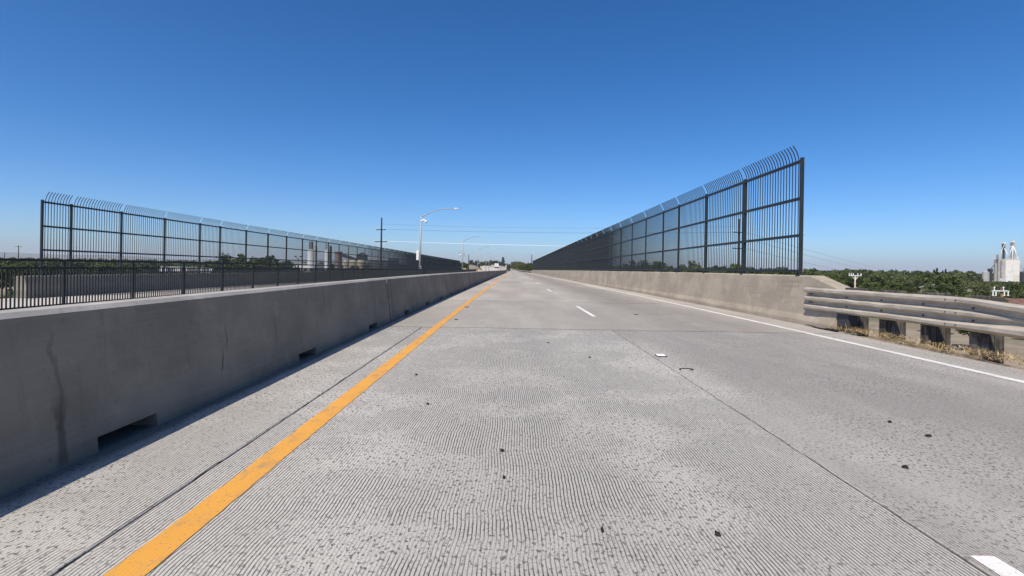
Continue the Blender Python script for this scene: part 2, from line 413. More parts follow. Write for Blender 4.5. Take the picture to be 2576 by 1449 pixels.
MB().sweep(slab(-3.13, 6.64, 0.4, -0.012), -30, J1+0.5).build('joint_filler', M['joint'], road)
opp = kind(bpy.data.objects.new('opposite_road', None), 'structure'); col.objects.link(opp)
MB().sweep(slab(-18.15, -11.2, 0.5, -0.19), -40, 1100).build('roadway', M['pave_left'], opp)
kind(MB().sweep([(-11.2, -1.4), (-11.2, -0.45), (-3.1, -0.45), (-3.1, -1.4)], -40, 215).build('median', M['dirt']), 'structure')
kind(MB().sweep([(-11.2, -1.4), (-11.2, -0.25), (-3.12, -0.10), (-3.12, -1.4)], 215.02, 1100).build('paved_median', M['pave_left']), 'structure')
# markings
mk = kind(bpy.data.objects.new('road_marking', None), 'structure'); col.objects.link(mk)
def line(l0, l1, y0, y1, mat, name, z=0.004):
    ys = stations(y0, y1)
    m = MB(); rag = random.Random(int(l0*1000) + int(y0*10))
    if y0 < 12:
        ys = [y0]
        while ys[-1] < min(y1, 14): ys.append(ys[-1] + 0.09)
        if y1 > 14: ys = ys[:-1] + stations(ys[-1], y1)
    v = []; f = []
    for y in ys:
        e = 0.004 if y < 14 else 0
        v += [P(l0 + rag.uniform(-e, e), y, z), P(l1 + rag.uniform(-e, e), y, z)]
    for i in range(len(ys)-1): f.append((2*i, 2*i+1, 2*i+3, 2*i+2))
    m.add(v, f); return m.build(name, mat, mk)
line(-1.578, -1.425, -10, 215, M['yellow'], 'yellow_edge_line')
line(5.82, 5.95, -10, 330, M['white'], 'white_edge_line')
DASH0 = 2.30 - 3.66
for k in range(14):
    y0 = DASH0 + 14.63 * k
    line(2.02, 2.13, y0 if k else -1.3, y0 + 3.66, M['white'], 'lane_dash')

# dirt shoulder beyond the right pavement edge and at the left one
def shoulder(name, l_in, l_out, y0, y1, z_in, z_out, seed):
    r = random.Random(seed); nx = 22; v = []; f = []
    ys = np.arange(y0, y1 + 0.01, 0.22)
    for y in ys:
        for i in range(nx):
            t = i / (nx - 1); lat = l_in + (l_out - l_in) * t**1.4
            z = z_in + (z_out - z_in) * t**1.9 + (r.uniform(-0.02, 0.03) if 0 < i else 0) + 0.035*math.sin(y*2.1+i*0.6)*min(1, i/3) + (0.085*math.exp(-((lat-6.93)/0.2)**2) if l_in > 0 else 0)
            v.append(P(lat + r.uniform(-.02, .02), y, z))
    for j in range(len(ys)-1):
        for i in range(nx-1): f.append((j*nx+i, j*nx+i+1, (j+1)*nx+i+1, (j+1)*nx+i))
    return kind(MB().add(v, f).build(name, M['dirt'], smooth=True), 'structure')
shoulder('dirt_shoulder', 6.6, 11.0, -12, 11.6, -0.02, -2.2, 3)
shoulder('dirt_shoulder', -18.05, -23.0, 2, 20.5, -0.23, -2.9, 4)

# straw and dry stalks on the berm
def straw():
    r = random.Random(11); v = []; f = []
    def blade(p, d, L, w):
        s = Vector((-d.y, d.x, 0)); s = (s.normalized() if s.length > 1e-4 else Vector((1,0,0))) * w
        q = p + d*L; i = len(v); v.extend([tuple(p-s), tuple(p+s), tuple(q+s*0.3), tuple(q-s*0.3)]); f.append((i, i+1, i+2, i+3))
    for k in range(9000):
        y = r.uniform(0.5, 11.2); clump = 0.5 + 0.5*math.sin(y*1.9+1)*math.sin(y*0.83)
        lat = 6.66 + abs(r.gauss(0, 0.20)) + 0.04
        if r.random() > 0.35 + 0.65*clump: continue
        p = Vector(P(lat, y, 0.0 + 0.085*math.exp(-((lat-6.93)/0.2)**2) + r.uniform(0, 0.05)*clump - 0.05*max(lat-6.9, 0)))
        a = r.uniform(0, 6.28); el = r.uniform(0.0, 0.5) if r.random() < 0.93 else r.uniform(0.5, 1.2)
        d = Vector((math.cos(a)*math.cos(el), math.sin(a)*math.cos(el), math.sin(el)))
        blade(p, d, r.uniform(0.04, 0.16), r.uniform(0.002, 0.005))
    o = MB().add(v, f).build('straw_litter', M['straw']); kind(o, 'stuff')
    tag(o, 'dry straw litter strewn along the dirt berm under the guardrail', 'straw'); kind(o, 'stuff')
straw()

# ------------------------------------------------------------------ median barrier with drain openings
BF, BT, BB = -2.64, -2.76, -2.98     # foot, top front, back
BH = 0.935
def bprof(z0):
    fr = lambda z: BF + (BT - BF) * z / BH
    return [(fr(z0), z0), (fr(BH-0.03), BH-0.03), (BT-0.03, BH), (BB+0.03, BH), (BB, BH-0.03), (BB, z0)]
mb = thing('median_barrier', 'long shaded concrete median barrier with drain slots along its foot', 'barrier')
EDGE = [(-9.0, 11.40), (11.47, 21.27), (21.35, 60), (60.02, 100), (100.02, 145), (145.02, 190), (190.02, 236)]
OP = [3.37 - 3.17*k for k in range(1, 4)] + [3.37 + 3.17*k for k in range(70)]
for (a, b) in EDGE:
    m = MB(); cur = a
    for o in sorted(OP):
        if o > a + 0.2 and o + 0.6 < b - 0.1 and o < 120:
            m.sweep(bprof(-0.02), cur, o); m.sweep(bprof(0.095), o, o+0.56)
            m.sweep([(BB+0.1, -0.02), (BB+0.1, 0.1), (BB+0.02, 0.1), (BB+0.02, -0.02)], o, o+0.56); cur = o + 0.56
    m.sweep(bprof(-0.02), cur, b)
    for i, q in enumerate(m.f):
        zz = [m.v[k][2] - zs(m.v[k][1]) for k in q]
        if len(q) == 4 and min(zz) > BH - 0.04: m.m[i] = 1  # top faces take the tone with sunlight painted in
    m.build('wall_segment', [M['barrier'], M['barrier_top_lit']], mb)
for y in (11.435, 21.315):
    MB().sweep([(BF-0.15, 0), (BT-0.08, BH-0.10), (BB+0.02, BH-0.10), (BB+0.02, 0)], y-0.05, y+0.05).build('joint_filler', M['joint'], mb)

# ------------------------------------------------------------------ parapets
def pprof(base, side, h, z0=-0.02, top=None):
    s = side
    return [(base, z0), (base + s*0.015, 0.10), (base + s*0.075, 0.24), (base + s*0.20, h-0.03), (base + s*0.23, h), (base + s*0.50, h), (base + s*0.53, h-0.03), (base + s*0.53, z0)]
PH = 1.14
rp = thing('bridge_parapet', 'sunlit beige concrete bridge parapet carrying the tall fence beside guardrail', 'parapet')
def wedge(y):
    t = smooth01((y - 11.0) / 1.15); h = 0.86 + (PH - 0.86) * min(max((y-11.0)/1.15, 0), 1)
    return pprof(6.70, 1, h)
MB().sweep(wedge, 11.0, 12.2, ys=[11.0, 11.25, 11.6, 11.9, 12.15, 12.2]).build('end_block', M['parapet'], rp)
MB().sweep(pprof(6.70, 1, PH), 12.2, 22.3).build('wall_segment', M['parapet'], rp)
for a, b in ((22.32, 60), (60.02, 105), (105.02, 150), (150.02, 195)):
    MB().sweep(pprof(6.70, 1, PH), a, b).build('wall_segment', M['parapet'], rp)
# faded stencilled identification on the parapet face, too worn to read: strokes of paint, 2 mm proud
def face_lat(z): return 6.775 + (z - 0.24) / (PH - 0.27) * 0.125
r = random.Random(5)
m = MB()
for (y0, y1, zc, hh, dens) in ((13.45, 12.5, 0.985, 0.05, 0.95), (13.35, 12.62, 0.87, 0.045, 0.8), (13.1, 12.95, 0.76, 0.04, 0.5), (13.4, 12.7, 0.60, 0.035, 0.35)):
    y = y0
    while y > y1:
        w = 0.05
        for (dy, wd) in ((0, 0.018), (0.03, 0.016)):
            if r.random() < dens:
                za, zb = zc - hh*r.uniform(0.5, 1), zc + hh*r.uniform(0.5, 1)
                m.add([P(face_lat(za)-0.003, y-dy, za), P(face_lat(za)-0.003, y-dy-wd, za), P(face_lat(zb)-0.003, y-dy-wd, zb), P(face_lat(zb)-0.003, y-dy, zb)], [(0,1,2,3)])
        if r.random() < dens:
            za = zc + r.choice((-1, 0, 1)) * hh * 0.7
            m.add([P(face_lat(za)-0.0035, y, za), P(face_lat(za)-0.0035, y-0.045, za), P(face_lat(za+.018)-0.0035, y-0.045, za+0.018), P(face_lat(za+.018)-0.0035, y, za+0.018)], [(0,1,2,3)])
        y -= 0.066
kind(m.build('stencil_lettering', M['stencil'], rp), 'stuff')
m = MB()
for k in range(5):
    y = 14.4 + 0.17*k; za = 0.60; zb = 0.635
    m.add([P(face_lat(za)-0.003, y, za), P(face_lat(za)-0.003, y-0.05, za), P(face_lat(zb)-0.003, y+0.05, zb), P(face_lat(zb)-0.003, y+0.10, zb)], [(0,1,2,3)])
kind(m.build('scrape_mark', M['stencil'], rp), 'stuff')

LPH = 0.62; LPZ = -0.21
lp = thing('bridge_parapet', 'shaded concrete parapet with a sunlit end across the opposite roadway', 'parapet')
def lprof(base, h): return [(base, LPZ), (base-0.03, LPZ+0.2), (base-0.14, h-0.03), (base-0.17, h), (base-0.5, h), (base-0.53, h-0.03), (base-0.53, LPZ)]
for a, b in ((18.9, 30.8), (30.83, 70), (70.03, 120), (120.03, 174)):
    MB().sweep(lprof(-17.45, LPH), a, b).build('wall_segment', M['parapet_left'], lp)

# ------------------------------------------------------------------ tall curved-top fences
def picket_mesh(side, n=6, rad=0.0125, H=2.76):
    # straight bar, curving towards the road above the top rail
    pts = [(0, 0, 0.04), (0, 0, H*0.5), (0, 0, H)]
    for t in np.linspace(0.15, 1, 6):
        a = t * R(42); Rr = 0.62
        pts.append((side*Rr*(1-math.cos(a)), 0, H + Rr*math.sin(a)))
    return MB().tube(pts, rad, n=n)
def fence(name, label, lat, side, posts, htop, keep=300, npick=21, far=False, group=None):
    f = thing(name, label, 'fence', group=group)
    H = 2.80
    pm = MB().cbox(-0.038, 0.038, -0.038, 0.038, 0, H+0.06, 0.008); pm.box(-0.09, 0.09, -0.09, 0.09, 0.0, 0.02)
    pmesh = pm.mesh('post', M['fence'])
    bm_ = MB()
    for z in (0.06, 0.95, 1.86, H-0.06): bm_.tube([(-side*-0.045, 0.047, z-0.05), (-side*-0.075, 0.047, z-0.05)], 0.012, 6)
    rmesh = MB().box(-0.028, 0.028, 0, 1, -0.033, 0.033).mesh('rail', M['fence'])
    kmesh = picket_mesh(side).mesh('picket', M['fence'])
    rest = MB(); cnt = 0
    for i, y in enumerate(posts):
        x, yy, z = P(lat, y, htop)
        put(pmesh, 'post', f, (x, yy, z))
        if i == len(posts)-1: break
        y2 = posts[i+1]; a = Vector(P(lat, y, htop)); b = Vector(P(lat, y2, htop)); d = b - a
        ang = math.atan2(d.z, d.y); rz = -math.atan2(d.x, d.y)
        for zz in (0.10, 0.97, 1.87, H-0.02):
            put(rmesh, 'rail', f, (a.x, a.y, a.z+zz), (ang, 0, rz), (1, d.length, 1))
        n = max(2, round(npick * (y2 - y) / 3.1))
        for k in range(n):
            p = a + d * ((k + 1.0) / (n + 1.0))
            if cnt < keep:
                put(kmesh, 'picket', f, p); cnt += 1
            else:
                w = 0.019 if True else 0
                pts = [(0,0,.04),(0,0,2.76)] + [(side*0.62*(1-math.cos(t*R(42))), 0, 2.76+0.62*math.sin(t*R(42))) for t in (0.33, 0.66, 1)]
                rest.tube([(p.x+q[0], p.y+q[1], p.z+q[2]) for q in pts], 0.0140, n=4)
    if rest.v: kind(rest.build('picket_run', M['fence'], f), 'stuff')
    return f
ry = [12.75, 15.9, 19.05, 22.2, 24.5]
while ry[-1] < 186: ry.append(ry[-1] + 3.2)
rf = fence('bridge_fence', 'tall black picket fence with inward curved tips on the sunlit parapet by guardrail', 6.98, -1, ry, PH)
ly = [19.75, 21.05, 23.75, 26.7, 29.7, 31.75]
while ly[-1] < 170: ly.append(ly[-1] + 3.1)
lf = fence('bridge_fence', 'tall black picket fence with curved tips on the shaded parapet across the opposite roadway', -17.76, 1, ly, LPH)
# bolts on the end post of the right fence
m = MB()
for z in (0.10, 0.97, 1.87, 2.74):
    x, y, zz = P(6.98, 12.75, PH+z); m.tube([(x+0.03, y-0.045, zz), (x+0.03, y-0.062, zz)], 0.017, 6)
m.build('bolt', M['fence_weld'], rf)
# continuation of parapets and fences on the far bridge
fp = thing('bridge_parapet', 'pale parapet of the far bridge rising on the left beyond the median', 'parapet')
MB().sweep(lprof(-17.45, 0.75), 330, 660).build('wall_segment', M['parapet_left'], fp)
fy = [330 + 6.2*k for k in range(50)]
def far_fence(label, lat, posts, htop):
    f = thing('bridge_fence', label, 'fence')
    pm = MB().box(-0.06, 0.06, -0.06, 0.06, 0, 2.85).mesh('post', M['fence'])
    rest = MB(); rl = MB()
    for i, y in enumerate(posts):
        put(pm, 'post', f, P(lat, y, htop))
        if i == len(posts)-1: break
        a = Vector(P(lat, y, htop)); b = Vector(P(lat, posts[i+1], htop))
        for k in range(18):
            p = a + (b-a)*((k+.5)/18); rest.box(p.x-.04, p.x+.04, p.y-.06, p.y+.06, p.z+.04, p.z+2.7)
        for zz in (0.1, 0.97, 1.87, 2.78):
            m_ = MB().tube([a + Vector((0,0,zz)), b + Vector((0,0,zz))], 0.035, 4); m_.build('rail', M['fence'], f)
    kind(rest.build('picket_run', M['fence'], f), 'stuff')
far_fence('dark fence on the far bridge rising on the left beyond the median', -17.76, fy, 0.75)
fp2 = thing('bridge_parapet', 'pale parapet of the far bridge ahead, beyond the black trailer', 'parapet')
MB().sweep(pprof(7.2, 1, 1.1), 430, 640).build('wall_segment', M['parapet'], fp2)
far_fence('dark fence on the far bridge ahead, beyond the black trailer', 7.5, [432 + 6.2*k for k in range(33)], 1.1)

# ------------------------------------------------------------------ low railing along the opposite roadway
curb = thing('median_curb', 'low pale concrete curb under the black pedestrian railing', 'curb')
for a, b in ((-6, 40), (40.02, 95), (95.02, 174)):
    MB().sweep([(-11.22, -0.5), (-11.24, -0.04), (-11.27, 0.0), (-11.62, 0.0), (-11.66, -0.04), (-11.68, -0.5)], a, b).build('curb_segment', M['parapet_left'], curb)
rail = thing('pedestrian_railing', 'low black picket railing with a double top rail on the pale median curb', 'railing')
pmesh = MB().cbox(-0.03, 0.03, -0.03, 0.03, 0, 1.21, 0.006); pmesh.box(-0.06, 0.06, -0.06, 0.06, 0, 0.015)
pmesh = pmesh.mesh('post', M['fence'])
rmesh = MB().box(-0.022, 0.022, 0, 1, -0.022, 0.022).mesh('rail', M['fence'])
tmesh = MB().box(-0.032, 0.032, 0, 1, -0.028, 0.028).mesh('top_rail', M['fence'])
kmesh = MB().box(-0.0125, 0.0125, -0.0125, 0.0125, 0.06, 1.01).mesh('picket', M['fence'])
rest = MB(); cnt = 0; y = 11.0 - 2.44*2; RL = -11.5
ys_ = [y + 2.44*k for k in range(66)]
for i, y in enumerate(ys_):
    put(pmesh, 'post', rail, P(RL, y, 0.0))
    if i == len(ys_)-1: break
    a = Vector(P(RL, y, 0.0)); b = Vector(P(RL, ys_[i+1], 0.0)); d = b - a; ang = math.atan2(d.z, d.y)
    put(tmesh, 'top_rail', rail, (a.x, a.y, a.z+1.20), (ang, 0, 0), (1, d.length, 1))
    put(rmesh, 'rail', rail, (a.x, a.y, a.z+1.01), (ang, 0, 0), (1, d.length, 1))
    put(rmesh, 'rail', rail, (a.x, a.y, a.z+0.075), (ang, 0, 0), (1, d.length, 1))
    for k in range(1, 24):
        p = a + d*(k/24)
        if cnt < 300 and y > 10: put(kmesh, 'picket', rail, p); cnt += 1
        else: rest.box(p.x-.0125, p.x+.0125, p.y-.0125, p.y+.0125, p.z+.06, p.z+1.01)
kind(rest.build('picket_run', M['fence'], rail), 'stuff')

# ------------------------------------------------------------------ guardrail at the parapet end
gr = thing('guardrail', 'weathered steel guardrail bolted to the parapet end on timber posts', 'guardrail')
D = 0.085
THRIE = [(D*.85, .868), (D*.5, .862), (0, .835), (0, .790), (D, .735), (D, .690), (0, .645), (0, .600), (D, .545), (D, .500), (0, .455), (0, .410), (D*.5, .378), (D*.85, .365)]
WB    = [(D*.85, .795), (D*.5, .789), (0, .760), (0, .695), (D*.98, .625), (D, .610), (D, .598), (D, .586), (D, .572), (D*.98, .545), (0, .470), (0, .400), (D*.5, .365), (D*.85, .345)]
def gl(y): return 6.695 + 0.22 * smooth01((12.1 - y) / 4.5)
def beamprof(y, dent=True):
    t = smooth01((8.25 - y) / 1.7)
    pr = [(a0 + (a1-a0)*t, z0 + (z1-z0)*t) for (a0, z0), (a1, z1) in zip(THRIE, WB)]
    g = gl(y)
    out = []
    for i, (a, z) in enumerate(pr):
        dz = 0.0; da = 0.0
        if dent and y < 11.7:
            da = 0.002*math.sin(y*7.3 + i*1.7) + 0.001*math.sin(y*19+i)
            dz = 0.0025*math.sin(y*3.1 + i*0.9) + (0.007*math.sin(y*9.5)*(1 if i in (6, 7) and y > 9.4 else 0))
        out.append((g + a + da, z + dz))
    return out + [(a + 0.004, z + (0.003 if k < 2 else 0)) for k, (a, z) in reversed(list(enumerate(out)))]
def beam(y0, y1, name='beam', st=0.1):
    n = max(2, int((y1-y0)/st)); return MB().sweep(beamprof, y0, y1, ys=[y0 + (y1-y0)*k/n for k in range(n+1)]).build(name, M['galv'], gr)
beam(8.3, 11.75, 'thrie_beam'); beam(6.45, 8.292, 'transition_beam'); beam(-6, 6.44, 'w_beam')
# lap joint and terminal connector on the parapet
def off(prof, d): return [(a - d, z) for a, z in prof]
MB().sweep(lambda y: off(beamprof(y), 0.005), 8.12, 8.42).build('splice_lap', M['galv'], gr)
MB().sweep(lambda y: off(beamprof(y, False), 0.004), 11.45, 12.08, ys=[11.45, 11.6, 11.75, 11.9, 12.0, 12.08]).build('terminal_connector', M['galv'], gr)
POSTS = [10.72, 9.80, 8.88, 7.96, 7.02, 5.15, 3.25, 1.35]
for y in POSTS:
    g = gl(y) + D + 0.008
    zb = 0.32 if y > 7.5 else 0.42
    zt = 0.90 if y > 7.5 else 0.83
    MB().cbox(g, g+0.205, y-0.08, y+0.08, -0.9, zt, 0.008).build('post', M['wood'], gr)
    MB().cbox(g+0.208, g+0.40, y-0.077, y+0.077, -0.4, zt-0.012, 0.008).build('block', M['wood'], gr)
    for z in ((0.713, 0.522) if y > 7.5 else (0.628,)):
        MB().tube([(gl(y)+D-0.002, y, z+zs(y)), (gl(y)+D-0.018, y, z+zs(y))], 0.016, 6).build('bolt', M['darksteel'], gr)
for y in (8.17, 8.36):
    for z in (0.815, 0.76, 0.62, 0.43):
        MB().tube([(gl(y)-0.002+(0.045 if z == .76 else 0), y, z), (gl(y)-0.014+(0.045 if z == .76 else 0), y, z)], 0.011, 6).build('bolt', M['darksteel'], gr)
for z in (0.713, 0.522):
    for y in (11.95, 11.86): MB().tube([(gl(y)+D-0.004, y, z), (gl(y)+D-0.03, y, z)], 0.015, 6).build('bolt', M['darksteel'], gr)
# timber block bearing on the parapet end
MB().cbox(6.80, 7.0, 10.98-0.35, 10.995, 0.1, 0.40, 0.01).build('block', M['darksteel'], gr)

# rail on the right beyond the bridge
gr2 = thing('guardrail', 'distant guardrail curving left beyond the end of the right fence', 'guardrail')
MB().sweep([(7.25, 0.45), (7.22, 0.52), (7.25, 0.6), (7.22, 0.7), (7.25, 0.8), (7.3, 0.8), (7.3, 0.45)], 196, 428).build('beam', M['galv'], gr2)
pm = MB().box(-0.08, 0.08, -0.08, 0.08, -0.05, 0.8).mesh('post', M['wood'])
for k in range(60): put(pm, 'post', gr2, P(7.42, 197 + 3.8*k, 0))

# ------------------------------------------------------------------ lamp posts
def lamp(y, label, extras=0):
    o = thing('street_lamp', label, 'street lamp', P(-11.95, y, -0.5), 0, 'street lamps along the median')
    m = MB(); m.box(-.2, .2, -.2, .2, 0, .58); m.build('base', M['parapet_left'], o)
    H = 8.35
    MB().tube([(0, 0, .5), (0.06, 0, H*0.5), (0.12, 0, H)], [0.125, .105, .085], 12).build('pole', M['pole'], o, smooth=True)
    pts = [(0.10, 0, H-0.25)]
    for t in np.linspace(0.12, 1, 12):
        pts.append((0.1 + 4.15*t, 0, H-0.25 + 1.18*math.sin(min(t*1.25, 1)*math.pi/2)**0.95))
    MB().tube(pts, [0.065 - 0.02*i/12 for i in range(13)], 8).build('arm', M['pole'], o, smooth=True)
    e = pts[-1]
    h = MB(); n = 10
    for zz, kx in ((0.07, .8), (0.02, 1), (-0.03, 0.95), (-0.06, 0.7)): pass
    h.revolve([(0.02, 0.09), (0.11, 0.075), (0.17, 0.02), (0.15, -0.03), (0.03, -0.06)], 12)
    h.v = [(e[0] + 0.30 + v[0]*2.2, e[1] + v[1], e[2] + v[2]) for v in h.v]
    h.build('luminaire', M['whitepaint'], o, smooth=True)
    MB().tube([(e[0]+0.62, 0, e[2]), (e[0]+0.95, 0, e[2]-0.04)], 0.03, 6).build('photocell', M['pole'], o)
    if extras == 1:
        c = MB(); c.tube([(0.12, -.05, H-0.75), (0.45, -.05, H-0.55), (0.72, -.05, H-0.62)], [.12, .10, .12], 10)
        c.revolve([(0.02, -0.42), (0.12, -0.36), (0.17, -0.22), (0.17, -0.05), (0.05, 0.02)], 12, at=(0.72, -.05, H-0.6)); c.build('dome_camera', M['whitepaint'], o, smooth=True)
        MB().cbox(-0.42, -0.10, -.15, .15, 2.65, 3.85, 0.03).build('equipment_box', M['whitepaint'], o)
        MB().box(0.12, 0.22, -.1, .1, 1.0, 1.9).build('junction_box', M['pole'], o)
    if extras == 2:
        c = MB(); c.box(-.7, .6, -.05, .05, 5.05, 5.15); c.box(-.6, -.3, -.15, .15, 4.6, 5.05); c.box(.3, .5, -.12, .12, 4.5, 5.3); c.box(-.75, -.62, -.1, .1, 5.15, 5.6); c.build('sensor_bracket', M['pole'], o)
        MB().revolve([(.02, -.2), (.22, -.15), (.26, 0), (.22, .15), (.02, .2)], 12, at=(-.4, -.2, 4.85)).build('radar_dome', M['whitepaint'], o, smooth=True)
    return o
lamp(67, 'galvanised street lamp with white dome camera and equipment box on its pole', 1)
lamp(123, 'galvanised street lamp with a cluster of white sensors halfway up', 2)
lamp(176, 'plain galvanised street lamp, third along the median from the dome camera lamp')
lamp(232, 'plain galvanised street lamp, fourth along the median from the dome camera lamp')
lamp(290, 'plain galvanised street lamp, fifth along the median from the dome camera lamp')
lamp(350, 'plain galvanised street lamp, sixth along the median from the dome camera lamp')

# ------------------------------------------------------------------ utility poles and wires
def util(loc, h, label, arms, rz=0, name='utility_pole', rad=0.16, arm_l=1.3):
    o = thing(name, label, 'utility pole', loc, rz, 'timber utility poles')
    MB().tube([(0,0,-0.6), (0,0,h*0.5), (0,0,h)], [rad*1.25, rad, rad*0.65], 10).build('pole', M['poletimber'], o, smooth=True)
    for (z, L) in arms:
        MB().box(-L, L, -.16, -.05, z-.07, z+.07).build('crossarm', M['poletimber'], o)
        for k in (-1, -.55, .55, 1):
            MB().revolve([(.03, 0), (.07, .05), (.05, .1), (.075, .15), (.03, .25)], 8, at=(k*L*0.95, -.1, z+.07)).build('insulator', M['palewire'], o)
    return o
def wire(a, b, sag, rad, mat, label):
    a, b = Vector(a), Vector(b); n = 24
    pts = [a + (b-a)*(i/n) - Vector((0, 0, sag*4*(i/n)*(1-i/n))) for i in range(n+1)]
    o = MB().tube(pts, rad, 5).build('overhead_wire', mat); return tag(o, label, 'wire', 'overhead wires')
LP_, RP_ = Vector((-24.2, 96, GZ)), Vector((36.5, 85, GZ))
util(LP_, 18.6, 'tall dark utility pole with two crossarms standing behind the shaded parapet fence', [(16.4, 1.2), (14.2, 1.5)], R(-30), rad=0.19)
util(RP_, 18.4, 'tall dark utility pole seen through the fence on the sunlit parapet', [(16.2, 1.3), (13.6, 1.3)], R(20), rad=0.19)
wire(LP_ + Vector((1, 0, 16.5)), RP_ + Vector((-1.2, 0, 16.2)), 0.35, 0.022, M['wire'], 'dark overhead wire strung over the highway, upper of two beside each other')
wire(LP_ + Vector((-.6, 0.5, 17.5)), RP_ + Vector((-.7, 0.5, 17.2)), 0.5, 0.014, M['wire'], 'thin topmost overhead wire strung over the highway between the tall poles')
wire(LP_ + Vector((1.2, 0, 14.3)), RP_ + Vector((-1.2, 0, 13.7)), 0.25, 0.028, M['palewire'], 'thick pale overhead cable strung over the highway, lowest of the wires')
T1 = (81.5, 125, GZ); T2 = Vector((67.0, 72, GZ))
tp = thing('utility_pole', 'utility pole with a pale Y braced crossarm rising from the trees', 'utility pole', T1, R(10), 'timber utility poles')
MB().tube([(0,0,-.6), (0,0,9.2)], [.2, .13], 10).build('pole', M['stucco'], tp, smooth=True)
MB().box(-1.7, 1.7, -.1, .1, 9.1, 9.3).build('crossarm', M['whitepaint'], tp)
for s in (-1, 1): MB().tube([(0,0,8.1), (s*0.9,0,9.1)], .07, 6).build('brace', M['whitepaint'], tp)
for k in (-1.6, -1.05, -.5, .7, 1.6): MB().revolve([(.08, 0), (.13, .1), (.08, .2), (.12, .3), (.05, .45)], 8, at=(k, 0, 9.3)).build('insulator', M['whitepaint'], tp)
tp = thing('utility_pole', 'near utility pole with white insulators hanging below its crossarm past the guardrail', 'utility pole', T2, R(8), 'timber utility poles')
MB().tube([(0,0,-.6), (0,0,8.4)], [.16, .12], 10).build('pole', M['bark'], tp, smooth=True)
MB().tube([(.0,-.2,6.1), (.0,-.2,7.4)], .07, 8).build('cable_guard', M['yellow'], tp)
MB().box(-1.5, 1.1, -.2, -.08, 7.8, 7.92).build('crossarm', M['whitepaint'], tp)
MB().box(-1.4, 1.0, -.02, .10, 7.82, 7.94).build('crossarm', M['whitepaint'], tp)
for k, s in ((-1.45, -1), (-1.0, -1), (-1.25, 1), (0.35, -1), (0.95, -1), (0.2, 1)):
    MB().revolve([(.04, 0), (.07, .1*s), (.055, .3*s), (.11, .42*s), (.04, .55*s)] if s > 0 else [(.04, -.6), (.13, -.55), (.06, -.45), (.09, -.2), (.04, 0)], 8, at=(k, -.14, 7.9 if s > 0 else 7.8)).build('insulator', M['whitepaint'], tp)
for k, (dx, dz) in enumerate(((-1.4, 7.95), (0.9, 7.95))):
    wire((T1[0]+dx, T1[1], GZ+9.7), (T2.x+dx, T2.y, GZ+dz), 0.6, 0.012, M['wire'], 'thin wire between the Y braced pole and the near pole past the guardrail')
FP = (330, 420, GZ)
for k, dz in enumerate((16.2, 15.2, 13.6)):
    wire(RP_ + Vector((1.2, 0, dz)), (FP[0], FP[1], GZ + 9 + k*0.6), 2.2 + k, 0.02, M['wire'], 'long thin wire falling away from the tall pole towards the grain elevator')
util((-215, 228, GZ), 15.5, 'utility pole with one crossarm beyond the trees past the end of the shaded parapet', [(14.9, 1.6)], 0, rad=0.2)
util((-222, 229, GZ), 12.2, 'short bare utility pole beside the pole with one crossarm past the shaded parapet', [], 0, rad=0.18)
util((-13.5-12, 300, GZ), 16.2, 'bare dark pole behind the tan roofed shed beyond the opposite parapet', [], 0, rad=0.25)
util((11.6, 330, GZ), 17.5, 'bare dark pole beyond the end of the right fence', [], 0, rad=0.28)

# ------------------------------------------------------------------ markers and scraps on the road
def marker(lat, y, mat, label, name='pavement_marker'):
    m = MB()
    v = []
    for z, k in ((0, 1.0), (0.010, 0.97), (0.019, 0.72)):
        for (a, b) in ((-.06,-.045),(-.045,-.06),(.045,-.06),(.06,-.045),(.06,.045),(.045,.06),(-.045,.06),(-.06,.045)): v.append((a*k, b*k, z))
    f = [tuple(range(16, 24))]
    for i in range(2):
        for k in range(8): f.append((i*8+k, i*8+(k+1)%8, i*8+8+(k+1)%8, i*8+8+k))
    m.add(v, f); o = m.build(name, mat); o.location = P(lat, y, 0.004); tag(o, label, 'road marker', 'raised pavement markers'); 
    b = MB(); b.box(-.072, .062, -.100, .062, 0.0, 0.008); b.build('adhesive_pad', M['rubber'], o, loc=(0, 0, -0.003)); return o
marker(2.11, 7.43, M['ceramic'], 'white ceramic pavement marker on the seam, near the black adhesive ring')
marker(2.11, 25.5, M['ceramic'], 'white pavement marker on the bridge deck between lane dashes')
marker(2.11, 40.5, M['ceramic'], 'white pavement marker far along the bridge deck between lane dashes')
marker(-1.36, 15.7, M['amber'], 'amber pavement marker beside the yellow edge line')
# ring of adhesive left by a lost marker
m = MB(); pts = [(math.cos(t)*0.085*(1 if t < 3.5 else 1.25), math.sin(t)*0.05, 0.003) for t in np.linspace(-1.2, 3.9, 22)]; m.tube(pts, 0.005, 5)
o = m.build('adhesive_ring', M['rubber'], loc=P(2.15, 6.45, 0.003)); tag(o, 'black adhesive ring left on the seam by a lost pavement marker', 'adhesive ring')
def px(X, Y, z=0.0):
    # a pixel of the 2576-wide view to a point on the road plane
    s = 0.0165; dx, dy = X-1291, Y-668; xx = dx + dy*s; yy = dy - dx*s
    d = 1320*(EYE-z)/yy; return (xx*d/1320, d)
SC = [(1263,1135,.045,.02),(1268,1203,.03,.02),(1076,1017,.04,.02),(2278,1177,.07,.035),(1805,1345,.05,.03),(2335,1097,.07,.03),
      (1047,943,.05,.025),(1484,899,.06,.03),(1379,862,.06,.04),(2238,1062,.06,.03),(1515,1335,.02,.045),(1148,803,.14,.05),(1600,790,.2,.08),]
